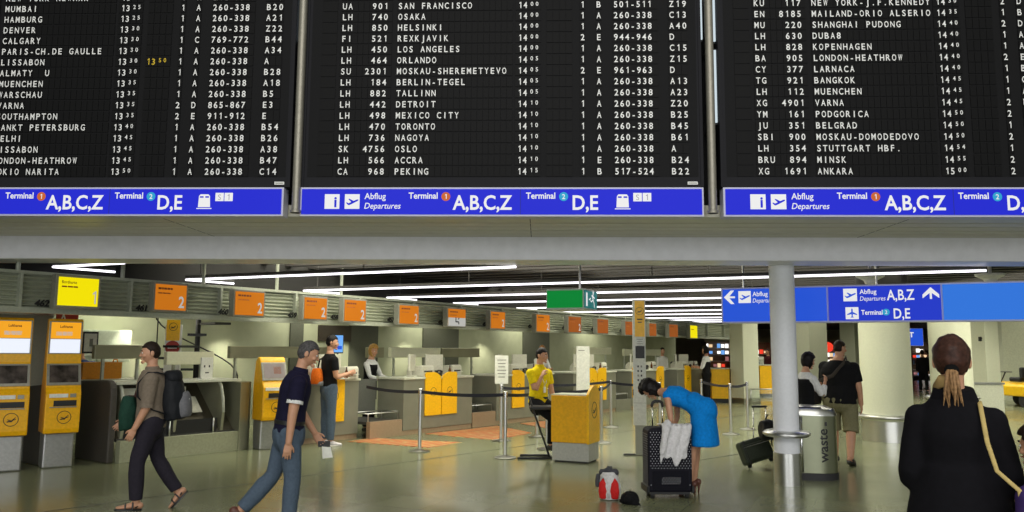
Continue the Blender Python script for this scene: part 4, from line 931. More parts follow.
    def foot(s, mb, n_, infl=0., m=None):
        k = s.k; a, fd, u = s.footpts(n_); sd = fd.cross(u)
        P = [a - fd*.045*k - u*.038*k, a - fd*.0*k - u*.03*k, a + fd*.07*k - u*.045*k, a + fd*.13*k - u*.056*k, a + fd*.175*k - u*.06*k]
        mb.tube(P, [(.032*k+infl, .036*k+infl), (.036*k+infl, .042*k+infl), (.042*k+infl, .03*k+infl), (.045*k+infl, .02*k+infl), (.034*k+infl, .014*k+infl)], m, 12, side=sd, rnd=True)
    def hand(s, mb, n_, m=None):
        k = s.k*(.92 if s.fem else 1); w = s.wr[n_]; d = s.hd[n_]; f = (w-s.elb[n_]).normalized()
        # palm normal looks to the body's middle; thumb side forward
        inn = s.sv*(-1 if n_ == 'R' else 1); pn = (inn - d*inn.dot(d))
        if pn.length < .2: pn = V((0, 0, -1)) - d*(-d.z)
        pn.normalize(); th = d.cross(pn); 
        if th.dot(s.fv) < 0 and abs(th.dot(s.fv)) > .1 or (abs(th.dot(s.fv)) <= .1 and th.z < 0): th = -th
        mb.tube([w, w+d*.035*k, w+d*.085*k], [(.026*k, .019*k), (.037*k, .016*k), (.040*k, .013*k)], m, 12, side=th, rnd=True)
        c = R(s.curl[n_])
        for i, (ln, off) in enumerate(((.066, .029), (.074, .010), (.069, -.009), (.054, -.028))):
            p = w + d*.085*k + th*off*k; P = [p - d*.012*k, p]; dd = d + th*(.10-.07*i); dd.normalize()
            for j, q in enumerate((.45, .32, .23)):
                a = c*(.5+.55*j); v = dd*cos(a) + pn*sin(a); P.append(P[-1]+v*ln*q*k)
            mb.tube(P, [.0088*k, .0088*k, .0082*k, .0076*k, .0066*k], m, 8, side=th, rnd=True)
        p = w + d*.03*k + th*.028*k; v = nz(d*.7+th*.62+pn*.3); v2 = nz(d*.9+th*.2+pn*.4)
        mb.tube([p - v*.015*k, p+v*.035*k, p+v*.035*k+v2*.03*k], [.012*k, .0105*k, .0085*k], m, 8, side=pn, rnd=True)
    def headm(s, mb, m=None):
        M = s.HM
        def warp(v):
            x, y, z = v
            t = max(0, -z/.115); x *= 1-.30*t**1.3; 
            if z < -.02 and y < 0: y *= 1-.55*min(1, (-z-.02)/.09)
            return V((x, y, z))
        vs = []; nu, nv = 24, 16
        for i in range(nv+1):
            th = pi*i/nv
            for j in range(nu): a = 2*pi*j/nu; vs.append(warp((.076*sin(th)*cos(a), .097*sin(th)*sin(a), .118*cos(th))))
        fs = [(i*nu+j, i*nu+(j+1) % nu, (i+1)*nu+(j+1) % nu, (i+1)*nu+j) for i in range(nv) for j in range(nu)]
        mb.add(vs, fs, m, M)
        mb.ell((0, .093, -.012), (.011, .016, .026), m, M, 10, 8); mb.ell((0, .107, -.030), (.015, .014, .011), m, M, 10, 8)     # nose
        mb.ell((0, .080, -.098), (.026, .022, .018), m, M, 10, 8)                                                                   # chin
        mb.ell((0, .078, .022), (.052, .020, .012), m, M, 12, 8)                                                                    # brow
        mb.ell((0, .090, -.062), (.024, .012, .010), m, M, 10, 8)                                                                   # mouth mound
        for sx in (-1, 1):
            mb.ell((sx*.078, -.012, -.008), (.010, .020, .032), m, M, 10, 8); mb.ell((sx*.045, .070, -.030), (.022, .02, .02), m, M, 10, 8)
        mb.tube([s.nb - s.neck*.05*s.k, s.nb + s.neck*.06*s.k, s.hc - (M.to_3x3() @ V((0, .02, .04)))], [(.066*s.k*s.g**.5, .058*s.k), (.053*s.k*s.g**.5/s.k**.5*s.k**.5, .053*s.k), (.05*s.k, .055*s.k)], m, 14, side=s.sv)
    def body(s):
        mb = MB(); sk = s.skin
        s.torso(mb, m=sk)
        for n_ in 'LR': s.arm(mb, n_, m=sk); s.leg(mb, n_, m=sk); s.foot(mb, n_, m=sk); s.hand(mb, n_, m=sk)
        s.headm(mb, sk); s.b = remesh(mb, 'body', s.vox, sk, s.e, smooth=3)
        for sx in (-1, 1):
            q = MB(); c = V((sx*.031, .0845, .003)); q.ell(c, (.013, .010, .0085), EYEW, s.HM, 10, 8); q.ell(c+V((0, .0075, 0)), (.0058, .0042, .0062), EYEB, s.HM, 8, 6); q.build('eye', s.e, smooth=True)
        q = MB(); q.ell((0, .1005, -.064), (.021, .006, .0055), LIP, s.HM, 12, 6); q.build('mouth', s.e, smooth=True)
    def shirt(s, m, sleeve=.6, hem=-.10, infl=.014, fold=.006, neck=.235, name='shirt', arms='LR', vox=.011, sinf=None):
        mb = MB(); s.torso(mb, infl, hem, neck, m, True)
        if sleeve: 
            for n_ in arms: s.arm(mb, n_, sinf or infl*1.1, sleeve, m)
        return remesh(mb, name, vox, m, s.e, 4, fold)
    def pants(s, m, frac=1.93, infl=.013, fold=.006, top=.05, flare=.006, name='trousers'):
        mb = MB(); s.torso(mb, infl*.7, -.2, -.30+top+.05, m)
        for n_ in 'LR':
            s.leg(mb, n_, infl, frac, m, flare); mb.ell(s.hip[n_], ((.090*s.g**.7*s.k**.3+infl),)*3, m)
        mb.ell(s.P+V((0, .25*(s.g/s.k-1)*.1 if s.g > s.k else 0, -.05*s.k)), (.168*s.g+infl, .118*s.g*(1+(s.g/s.k-1)*.6)+infl*1.2, .19*s.k), m)
        return remesh(mb, name, .011, m, s.e, 4, fold)
    def shoes(s, m, sole=None, name='shoe', infl=.008):
        for n_ in 'LR':
            mb = MB(); s.foot(mb, n_, infl, m); o = remesh(mb, name, .008, m, s.e, 2)
            if sole:
                a, fd, u = s.footpts(n_); k = s.k; q = MB(); P = []
                for t in range(20):
                    an = 2*pi*t/20; P.append((.05*k*sin(an)*(1-.12*cos(an)), .065*k+.135*k*cos(an)))
                q.prism(P, frame(a-u*.078*k, fd.cross(u), fd), .018*k, sole); q.build('sole', o, bevel=.003)
    def hair(s, m, style='short', vol=.012):
        if style == 'short': vol *= .6
        nu, nv = 40, 26; vs = []; keep = {}
        def ok(a, th, x, y, z):
            yy, zz = y/.097, z/.118
            if style in ('short', 'tied'):
                lim = .38 if yy > .55 else (.38*(yy+.1)/.65 if yy > -.1 else -.45-.5*min(1, (-yy-.1)/.6)*.6)
                if yy > -.1 and yy < .3: lim = min(lim, .1-.35*(1 if abs(x) > .05 and yy < .18 else 0))
                return zz > lim
            if style == 'bob': return zz > (.45 if yy > .45 else -1.2) if yy > .1 else zz > -1.0
            return True
        for i in range(nv+1):
            th = pi*i/nv
            for j in range(nu):
                a = 2*pi*j/nu; x, y, z = sin(th)*cos(a), sin(th)*sin(a), cos(th)
                t = max(0, -z); px, py, pz = .076*x*(1-.25*t), .097*y, .118*z
                if pz < -.02 and py < 0 and style != 'bob': py *= 1-.45*min(1, (-pz-.02)/.09)
                n_ = V((x, y, z)); v_ = vol*(.75+.5*noise.noise(n_*5)) + (.006 if z > .3 else 0)
                if style == 'bob': v_ *= 1.9
                p = V((px, py, pz)) + n_*v_; vs.append(p); keep[i*nu+j] = ok(a, th, px, py, pz)
        fs = [(i*nu+j, i*nu+(j+1) % nu, (i+1)*nu+(j+1) % nu, (i+1)*nu+j) for i in range(nv) for j in range(nu)]
        fs = [f for f in fs if all(keep[q] for q in f)]
        mb = MB(); mb.add(vs, fs, m, s.HM)
        # inner shell so the hair is a solid cap
        o = mb.build('hair', s.e, smooth=True); md = o.modifiers.new('t', 'SOLIDIFY'); md.thickness = (.02 if style != 'bob' else .03)*s.k; md.offset = -1
        md = o.modifiers.new('s', 'SUBSURF'); md.levels = 1; md.render_levels = 1
        q = MB()
        for sx in (-1, 1): q.tube([(sx*.048, .086, .026), (sx*.032, .097, .032), (sx*.014, .098, .028)], [.003, .0045, .004], m, 6, M=s.HM, rnd=True)
        if style != 'tied': q.build('eyebrows', s.e, smooth=True)
        return o
    def w(s, p): return Matrix.Translation(s.e.location) @ Matrix.Rotation(s.e.rotation_euler.z, 4, 'Z') @ V(p)
    def belt_(s, m, h=.05):
        p = s.P + s.t1*h*s.k; mb = MB(); g = s.g
        mb.tube([p - s.t1*.018, p + s.t1*.018], [(.158*g+.019, .108*g*(1+(g/s.k-1)*.6)+.019)]*2, m, 28, side=s.sv); return mb.build('belt', s.e, autos=40)
def fab(n, c, rough=.85, var=.08, scale=40): return mat(n, c, rough, 0, var, scale, bump=.15, spec=.18)
HB = fab('dark_brown_hair', srgb(38, 28, 22), .55, .25, 60); HG = fab('greying_hair', srgb(78, 76, 76), .6, .3, 60); HK = fab('black_hair', srgb(22, 18, 18), .45, .2, 60); HBL = fab('blonde_hair', srgb(186, 142, 74), .5, .2, 60); HR = fab('auburn_hair', srgb(62, 39, 31), .4, .25, 60)
DENIM = fab('blue_denim', srgb(80, 94, 110)); DDEN = fab('dark_denim', srgb(42, 39, 48)); NAVY = fab('navy_cotton', srgb(26, 24, 48)); BLK = fab('black_cotton', srgb(20, 20, 22)); TAUPE = fab('taupe_cotton', srgb(124, 112, 98)); YSH = fab('yellow_cotton', srgb(232, 206, 20)); DRS = fab('bright_blue_cloth', srgb(6, 128, 214)); KHA = fab('khaki_cotton', srgb(122, 118, 90)); WSH = fab('white_cotton', srgb(222, 222, 220)); COAT = fab('black_wool', srgb(14, 13, 18), .9); LEA = mat('black_leather', (.012, .012, .012), .4); SOLE = mat('white_sole', srgb(220, 215, 212), .6); BRL = mat('brown_leather', srgb(92, 52, 40), .4)
# 1 backpack man walking left
p1 = Person('man in taupe shirt and dark jeans walking left with grey backpack', G(146, 511), 200, H=1.60, girth=1.14, lean=2, hyaw=-6, hpitch=2, armL=((-.10, .08, -1), (.05, .42, -.9)), armR=((.12, .30, -1), (-.05, .75, -.75)), legL=((-.02, .26, -1), (0, -.03, -1)), legR=((.02, -.20, -1), (0, -.62, -1)), footR=48, footL=-4, vox=.005)
p1.hair(HB, 'short', .010); p1.shirt(TAUPE, .95, -.10, .017, .008); p1.pants(DDEN, 1.95, .014, .008)
for n_ in 'LR':
    a, fd, u = p1.footpts(n_); k = p1.k; q = MB(); P = [(.048*k*sin(2*pi*t/20), .065*k+.135*k*cos(2*pi*t/20)) for t in range(20)]
    q.prism(P, frame(a-u*.092*k, fd.cross(u), fd), .02*k, LEA); sd = fd.cross(u)
    for d_ in (.03, .10): q.tube([a+fd*d_*k-u*.075*k+sd*.048, a+fd*d_*k-u*.0*k+sd*.03-u*d_*.2, a+fd*d_*k+u*.006-u*d_*.2, a+fd*d_*k-u*.0*k-sd*.03-u*d_*.2, a+fd*d_*k-u*.075*k-sd*.048], .008, LEA, 6)
    q.tube([a+sd*.04-u*.05, a-fd*.055-u*.02, a-sd*.04-u*.05], .007, LEA, 6); q.build('sandal', p1.e)
# collar and rolled sleeve cuffs
q = MB(); q.tube([p1.nb - p1.t2*.01, p1.nb + p1.t2*.03], [(.082, .074), (.066, .062)], TAUPE, 20, side=p1.sv); o = q.build('collar', p1.e, autos=60)
def cuff(p, n_, frac, m, name='sleeve_cuff', r=.062, ln=.035):
    a, b = (p.sh[n_], p.elb[n_]) if frac <= 1 else (p.elb[n_], p.wr[n_]); t = frac if frac <= 1 else frac-1
    c = a.lerp(b, t); d = (b-a).normalized(); q = MB(); q.tube([c-d*ln/2, c+d*ln/2], [r, r*1.03], m, 16, side=p.fv); q.build(name, p.e, autos=40)
for n_ in 'LR': cuff(p1, n_, .96, TAUPE, r=.064, ln=.045)
def bag_mesh(name, root, M, sx, sy, sz, m, fold=.01, vox=.014, taper=.85):
    mb = MB(); mb.tube([(0, 0, -sz/2), (0, 0, -sz*.3), (0, 0, 0), (0, 0, sz*.3), (0, 0, sz/2)], [(sx*.44, sy*.44), (sx*.5, sy*.5), (sx*.5, sy*.5), (sx*.48*taper, sy*.46), (sx*.38*taper, sy*.36)], m, 20, M=M)
    return remesh(mb, name, vox, m, root, 3, fold, 12)
def local(person, p): return person.w(p)
BPB = fab('backpack_black_nylon', srgb(30, 32, 36), .6); BPG = fab('backpack_grey_nylon', srgb(110, 110, 114), .6); GRN = fab('dark_green_canvas', srgb(30, 62, 50), .8)
c = p1.C - p1.t2*.02 - p1.fv*.205
e = empty('backpack', p1.w(c), p1.e.rotation_euler.z, 'black and grey backpack worn by man in taupe shirt', 'backpack'); e.rotation_euler.x = R(-6)
bag_mesh('main_compartment', e, Matrix.Translation((0, .01, -.05)), .32, .24, .44, BPB); bag_mesh('front_pocket', e, Matrix.Translation((0, -.075, -.13)), .28, .17, .25, BPG, .006)
bag_mesh('top_pocket', e, Matrix.Translation((0, 0, .16)), .26, .18, .12, BPB, .005)
for sx in (-1, 1): MB().tube([(sx*.10, .07, .19), (sx*.115, .13, .215), (sx*.115, .22, .225), (sx*.115, .315, .13), (sx*.13, .33, .0), (sx*.16, .2, -.14), (sx*.14, .08, -.2)], [(.028, .007)]*7, BPB, 8, side=(1, 0, 0)).build('strap', e, smooth=True)
q = MB(); q.tube([(-.08, -.14, -.08), (.08, -.14, -.08)], .005, STEEL, 6); q.build('zip', e)
c_ = p1.P + V((.06, .22, .13)); qq = lambda v: v-c_; c = p1.w(c_)
e = empty('shoulder_bag', c, p1.e.rotation_euler.z, 'dark green shoulder bag carried by man in taupe shirt', 'bag')
bag_mesh('pouch', e, Matrix.Translation((0, 0, -.07)), .22, .17, .34, GRN, .012); MB().tube([(-.0, .0, .08), qq(p1.C+p1.fv*.15+p1.sv*.06-p1.t2*.05), qq(p1.nb+p1.fv*.09+p1.sv*.085-p1.t2*.03), qq(p1.nb+p1.sv*.095+p1.t2*.02), qq(p1.nb-p1.fv*.08+p1.sv*.08-p1.t2*.02)], [(.02, .005)]*5, fab('bag_strap_brown', srgb(70, 46, 42)), 8, side=(0, 0, 1)).build('strap', e, smooth=True)
# 2 grey-haired man in navy polo
p2 = Person('grey-haired man in navy polo and jeans walking right, phone in hand', fpos(292, 7.25), 18, H=1.66, girth=1.08, lean=6, bend=7, hyaw=4, hpitch=16, armR=((.12, -.16, -1), (.04, -.1, -1)), armL=((-.10, .20, -1), (.05, .55, -.85)), legL=((-.02, -.30, -1), (0, -.74, -.8)), legR=((.02, .10, -1), (0, -.07, -1)), footL=40, vox=.005, curlL=55)
p2.hair(HG, 'short', .012); p2.shirt(NAVY, .62, -.04, .018, .007); p2.pants(DENIM, 1.95, .016, .008); p2.shoes(BRL, DARK); p2.belt_(LEA, .06)
for n_ in 'LR': cuff(p2, n_, .60, WSH, r=.071, ln=.03)
q = MB(); q.tube([p2.nb - p2.t2*.01, p2.nb + p2.t2*.035], [(.08, .074), (.066, .062)], NAVY, 20, side=p2.sv); q.build('collar', p2.e, autos=60)
h = p2.wr['L'] + p2.hd['L']*.12
e = empty('mobile_phone', p2.w(h+V((.035, .02, 0))), p2.e.rotation_euler.z, 'dark phone and white slip held by grey-haired man in navy', 'phone'); MB().box((0, 0, 0), (.018, .11, .055), DARK).build('body', e, bevel=.005)
mb = MB(); mb.add([(.012, -.02, -.02), (.012, .06, -.03), (.02, .08, -.12), (.015, -.01, -.13)], [(0, 1, 2, 3)], PAPER); o = mb.build('paper_slip', loc=e.location, rz=e.rotation_euler.z); md = o.modifiers.new('t', 'SOLIDIFY'); md.thickness = .002; tag(o, 'white paper slip hanging below phone of grey-haired man', 'paper')
# 3 standing man in black at the yellow panel
p3 = Person('man in black T-shirt and jeans standing by yellow counter panel', G(327, 445), 35, H=1.80, hyaw=22, hpitch=4, armL=((-.12, .12, -1), (.45, .85, .12)), armR=((.14, .10, -1), (-.15, .9, .25)), legL=((-.10, .03, -1), (-.02, -.02, -1)), legR=((.10, .0, -1), (.02, -.02, -1)), vox=.006)
p3.hair(HK, 'short', .012); p3.shirt(BLK, .6, -.06, .016, .006); p3.pants(DENIM, 1.96, .018, .008); p3.shoes(mat('white_trainer', srgb(206, 200, 202), .6), SOLE)
e = empty('waist_bag', p3.w(p3.P + V((-.05, -.20, .17))), p3.e.rotation_euler.z, 'orange and grey bag on the back of man in black T-shirt', 'bag')
ORB = fab('orange_nylon', srgb(214, 104, 26)); bag_mesh('pouch', e, Matrix.Identity(4), .30, .18, .26, ORB, .008); bag_mesh('grey_side', e, Matrix.Translation((0, .02, -.1)), .32, .16, .12, fab('grey_nylon', srgb(130, 130, 132)), .005); MB().tube([(.12, .05, .08), (.18, .2, .18), (.1, .33, .26), (-.1, .3, .34), (-.14, .1, .28), (-.12, .05, .08)], [(.016, .005)]*6, BLK, 8, side=(0, 0, 1)).build('strap', e, smooth=True)
# 4 clerk with blonde hair
p4 = Person('blonde clerk in white blouse and dark vest behind a desk', row(1.02, 1.15), -25, H=1.66, female=True, lean=4, armL=((-.15, .45, -.9), (.1, .9, -.2)), armR=((.15, .45, -.9), (-.1, .9, -.2)), hyaw=15, hpitch=10, vox=.008)
p4.hair(HBL, 'bob', .014); p4.shirt(WSH, 1.8, -.05, .012, .004); p4.shirt(BLK, 0, -.04, .02, .004, .15, 'vest'); p4.pants(BLK, 1.95); p4.shoes(LEA)
# 5 man in yellow on the stool
p5 = Person('man in yellow polo perched on high stool, hand at mouth', G(535, 457)+V((.05, .16, 0)), -38, H=1.70, lean=3, twist=-14, hyaw=-12, hpitch=6, armL=((-.12, .16, -1), (-.1, .35, -.9)), armR=((.04, .38, -1), (-.38, .35, 1.1), (-.3, .25, .8)), legL=((-.06, .9, -.42), (0, .1, -1)), legR=((.10, .85, -.5), (0, -.05, -1)), pelvis=.83, vox=.006, curlR=70)
p5.hair(HK, 'short', .010); p5.shirt(YSH, .62, -.05, .018, .007); p5.pants(fab('black_trousers', srgb(18, 18, 22)), 1.95, .016, .006); p5.shoes(LEA); p5.belt_(LEA, .05)
q = MB(); q.tube([p5.nb - p5.t2*.01, p5.nb + p5.t2*.035], [(.08, .074), (.066, .062)], YSH, 20, side=p5.sv); q.build('collar', p5.e, autos=60)
c = p5.P + V((.03, .135, .22)); q = MB(); q.tube([p5.nb+p5.sv*.07+p5.fv*.04, c+V((.03, .02, .06)), c, c+V((-.03, .02, .06)), p5.nb-p5.sv*.07+p5.fv*.04], [(.006, .002)]*5, WSH, 6, side=(1, 0, 0)); q.build('lanyard', p5.e); MB().box(c+V((0, .01, -.05)), (.06, .006, .09), PAPER).build('badge', p5.e)
# 6 second clerk
p6 = Person('clerk with fair tied hair in white shirt behind man in yellow', row(7.15, 1.3), -60, H=1.70, female=True, lean=5, armL=((-.1, .5, -.9), (.3, .8, .1)), armR=((.15, .4, -.9), (-.3, .8, .1)), hyaw=20, hpitch=6, vox=.008)
p6.hair(fab('fair_hair', srgb(150, 104, 60), .5, .2, 60), 'tied', .014); p6.shirt(WSH, .9, -.05, .013, .004); p6.pants(BLK, 1.95); p6.shoes(LEA)
q = MB(); q.ell((0, -.1, .03), (.05, .045, .05), MATS['fair_hair'], p6.HM, 12, 8); q.build('hair_bun', p6.e, smooth=True)
# 7 bending woman
p7 = Person('dark-haired woman in bright blue dress bending over spotted suitcase', G(705, 497)+V((0, .05, 0)), 148, H=1.62, female=True, lean=60, bend=18, hyaw=0, hpitch=68, armL=((-.05, -.18, -1), (.12, .16, -1)), armR=((.08, .0, -1), (-.1, .40, -1)), legL=((-.02, .22, -1), (0, .12, -1)), legR=((.02, .27, -1), (0, .1, -1)), footL=32, footR=32, vox=.005)
p7.hair(HK, 'bob', .022)
mb = MB(); p7.torso(mb, .016, -.2, .195, DRS)
hipc = p7.P; mb.tube([hipc+V((0, 0, .06)), hipc+V((0, -.01, -.05)), hipc+V((0, -.02, -.2)), hipc+V((0, -.025, -.36)), hipc+V((0, -.025, -.385))], [(.16, .12), (.18, .135), (.19, .14), (.21, .155), (.205, .15)], DRS, 22)
mb.ell(hipc+V((0, -.045, .0)), (.172, .125, .16), DRS); mb.tube([hipc+V((0, -.06, .02)), hipc+V((0, .10, .12))], [(.165, .10), (.145, .09)], DRS, 18, rnd=True)
for n_, sg in (('L', -1), ('R', 1)): mb.tube([p7.sh[n_]+p7.sv*(-sg*.09), p7.sh[n_]+p7.sv*(-sg*.01)], [.062, .058], DRS, 12, side=p7.fv, rnd=True)
remesh(mb, 'dress', .010, DRS, p7.e, 4, .006)
for n_ in 'LR':
    a, fd, u = p7.footpts(n_); k = p7.k; mb = MB(); sd = fd.cross(u); p7.foot(mb, n_, .005, BRL)
    o = remesh(mb, 'shoe', .007, BRL, p7.e, 2); hb = a - fd*.045*k - u*.05*k; q = MB(); q.tube([hb, V((hb.x, hb.y+.005, .004))], [.016, .007], BRL, 10); q.build('heel', o, smooth=True)
# 8 woman in black vest by the bin
p8 = Person('black-haired woman in white shirt and black vest, hand at face', fpos(803, 11.1), 25, H=1.57, female=True, lean=4, hyaw=8, hpitch=14, armR=((.12, .45, -.8), (-.25, .5, .9)), armL=((-.12, .3, -.9), (.3, .7, .3)), curlR=60, vox=.006)
p8.hair(HK, 'bob', .012); p8.shirt(WSH, 1.75, -.05, .013, .005); p8.shirt(BLK, 0, -.06, .021, .004, .17, 'vest'); p8.pants(BLK, 1.95); p8.shoes(LEA)
# 9 big man in shorts
p9 = Person('heavy man in black T-shirt and khaki shorts walking away', fpos(838, 11.7), 56, H=1.71, girth=1.32, lean=2, hyaw=30, hpitch=6, armR=((.22, -.02, -1), (.06, .16, -1)), armL=((-.16, .25, -1), (.1, .6, -.8)), legR=((.04, .04, -1), (0, -.30, -1)), legL=((-.02, .24, -1), (0, .02, -1)), footR=22, vox=.006)
p9.hair(HB, 'short', .007); p9.shirt(BLK, .78, -.13, .042, .008, sinf=.024); p9.pants(KHA, 1.12, .026, .008, flare=.03, top=-.02, name='shorts')
for n_ in 'LR':
    a, fd, u = p9.footpts(n_); k = p9.k; q = MB(); P = [(.05*k*sin(2*pi*t/20), .065*k+.14*k*cos(2*pi*t/20)) for t in range(20)]; sd = fd.cross(u)
    q.prism(P, frame(a-u*.092*k, fd.cross(u), fd), .022*k, LEA)
    for d_ in (.02, .09): q.tube([a+fd*d_-u*.075+sd*.05, a+fd*d_+sd*.03-u*d_*.25, a+fd*d_+u*.01-u*d_*.25, a+fd*d_-sd*.03-u*d_*.25, a+fd*d_-u*.075-sd*.05], .011, LEA, 6)
    q.tube([a+sd*.045-u*.05, a-fd*.06-u*.02, a-sd*.045-u*.05], .008, LEA, 6); q.build('sandal', p9.e)
e = empty('messenger_bag', p9.w(p9.P+V((-.33, .02, .06))), p9.e.rotation_euler.z, 'dark messenger bag slung across the heavy man in shorts', 'bag'); STR = fab('grey_brown_strap', srgb(66, 60, 54))
bag_mesh('pouch', e, Matrix.Translation((0, 0, -.04)), .12, .34, .28, fab('dark_brown_canvas', srgb(44, 40, 38)), .006)
q = lambda v: v - (p9.P+V((-.33, .02, .06)))
sR = p9.nb + p9.sv*.10
MB().tube([(0, -.12, .06), q(p9.P+V((-.25, -.22, .22))), q(p9.C - p9.fv*.255 - p9.sv*.04), q(sR - p9.fv*.17 - p9.t2*.04), q(sR + p9.t2*.05), q(sR+p9.fv*.13 - p9.t2*.07), q(p9.C + p9.fv*.27 - p9.sv*.06), q(p9.P+V((-.25, .2, .2))), (0, .12, .06)], [(.026, .006)]*9, STR, 8, side=p9.t1).build('strap', e, smooth=True)
# 10 woman in the black coat
p10 = Person('woman in black coat seen from behind, auburn ponytail', fpos(951, 3.75), 62, H=1.65, female=True, girth=.94, hpitch=3, hyaw=2, armL=((-.20, -.03, -1), (.35, .75, -.35)), armR=((.22, .0, -1), (.05, .75, -.5)), vox=.005)
ho = p10.hair(HR, 'tied', .014)
q = MB(); hm = p10.HM; LH = fab('light_hair_ends', srgb(140, 108, 74), .45, .3, 60); rq = random.Random(3)
for k in range(16):
    sx, sy = rq.uniform(-1, 1), rq.uniform(-1, 1); L_ = rq.uniform(.10, .17)
    q.tube([(sx*.012, -.10, -.045), (sx*.02, -.135+sy*.01, -.06), (sx*.03+rq.uniform(-.008, .008), -.132+sy*.012, -.06-L_*.5), (sx*.036+rq.uniform(-.02, .02), -.122+sy*.01, -.06-L_)], [.009, .0085, .007, .002], LH, 6, M=hm, rnd=True)
q.build('ponytail', p10.e, smooth=True)
q = MB(); q.lathe([(.0, -.012), (.022, -.014), (.033, 0), (.022, .014), (0, .012)], fab('black_scrunchie', srgb(8, 8, 8)), n=16, M=hm @ Matrix.Translation((0, -.112, -.05)) @ Matrix.Rotation(R(70), 4, 'X')); q.build('hair_tie', p10.e, smooth=True)
mb = MB(); p10.torso(mb, .03, -.1, .235, COAT)
P_ = p10.P; mb.tube([P_+V((0, 0, .2)), P_+V((0, 0, 0)), P_+V((0, 0, -.25)), P_+V((0, 0, -.45))], [(.165, .13), (.215, .165), (.25, .2), (.27, .22)], COAT, 24)
for n_ in 'LR': p10.arm(mb, n_, .026, 1.93, COAT)
remesh(mb, 'coat', .012, COAT, p10.e, 6, .007, 5)
q = MB(); q.tube([p10.nb - p10.t2*.02, p10.nb + p10.t2*.045 - p10.fv*.012], [(.105, .085), (.082, .07)], COAT, 22, side=p10.sv); q.build('collar', p10.e, autos=60)
SCA = fab('beige_scarf', srgb(168, 140, 92)); q = MB(); q.tube([p10.nb+p10.t2*.02+p10.fv*.075, p10.nb+p10.t2*.045-p10.sv*.075, p10.nb+p10.t2*.075-p10.sv*.05-p10.fv*.045, p10.nb+p10.t2*.07-p10.fv*.07], [(.03, .012)]*4, SCA, 10, side=(0, 0, 1)); q.build('scarf', p10.e, smooth=True)
p10.pants(BLK, 1.95); p10.shoes(LEA)
o_ = p10.P+V((.25, -.15, -.02))
e = empty('handbag', p10.w(o_), p10.e.rotation_euler.z, 'yellow handbag with beige strap on shoulder of woman in coat', 'bag'); YB = fab('yellow_canvas', srgb(196, 150, 40)); bag_mesh('pouch', e, Matrix.Translation((0, 0, -.16)), .14, .36, .36, YB, .01, taper=.95)
q = lambda v: v-o_; STB2 = fab('beige_strap', srgb(190, 168, 108))
sp_ = p10.sh['R'] - p10.sv*.045 + p10.t2*.075
MB().tube([(-.01, -.10, -.02), (-.03, -.10, .16), q(p10.sh['R']-p10.fv*.155-p10.t2*.20+p10.sv*.0), q(p10.sh['R']-p10.fv*.15-p10.t2*.08-p10.sv*.03), q(sp_-p10.fv*.07), q(sp_+p10.t2*.012), q(sp_+p10.fv*.075-p10.t2*.02), q(p10.sh['R']+p10.fv*.13-p10.t2*.12), (0, .13, 0)], [(.010, .004)]*9, STB2, 8, side=p10.sv).build('strap', e, smooth=True)
MB().box((-.0, -.15, .02), (.03, .012, .04), mat('brass', srgb(190, 140, 60), .3, 1)).build('buckle', e, bevel=.004)
# 11 child at the right edge
p11 = Person('brown-haired child in purple top at the right picture edge', fpos(1037, 3.5), 120, H=1.27, vox=.006, hpitch=4)
p11.hair(HB, 'bob', .012); p11.shirt(fab('purple_cotton', srgb(62, 44, 100)), 1.6, -.05, .016, .005); p11.pants(DDEN, 1.95); p11.shoes(SOLE)
# 12 far clerk
p12 = Person('far clerk with dark hair, white sleeves and long black apron', fpos(706, 25.2), 150, H=1.72, vox=.01, armL=((-.15, .3, -1), (.2, .8, .1)), armR=((.15, .3, -1), (-.2, .8, .1)))
p12.hair(HK, 'bob', .014); p12.shirt(WSH, 1.2, -.05, .014, .004); p12.shirt(BLK, 0, -.1, .022, .004, .12, 'apron'); p12.pants(BLK, 1.95, .03); p12.shoes(LEA)
for px, d, hd, lab, sm in ((922, 33, 80, 'far walker in black coat beside the pale round column', BLK), (928, 36, 100, 'far walker in grey top beside the pale round column', fab('grey_top', srgb(120, 116, 120))), (768, 34, 200, 'far shopper in dark top before the red shop', fab('dark_red_top', srgb(70, 30, 34))), (866, 37, 70, 'far person in dark suit right of the tan square column', BLK), (662, 28.5, -60, 'far clerk in white shirt behind the farthest desk', WSH)):
    p = Person(lab, fpos(px, d), hd, H=1.70, vox=.012, legL=((-.03, .2, -1), (0, .0, -1)), legR=((.03, -.12, -1), (0, -.2, -1)))
    p.hair(HB, 'short', .012); p.shirt(sm, 1.8, -.1, .02, .005, vox=.02); p.pants(BLK, 1.95); p.shoes(LEA)
for s_, off, lab in ((-4.3, 2.9, 'dark-haired clerk whose head shows left of the framed pictogram'), (-3.75, 2.9, "clerk whose head shows behind backpack man's face")):
    p = Person(lab, row(s_, off), -60, H=1.66, vox=.012); p.hair(HB, 'short', .014); p.shirt(fab('blue_work_shirt', srgb(50, 74, 120)), 1.6, -.1, .02, .005, vox=.02); p.pants(BLK, 1.95); p.shoes(LEA)
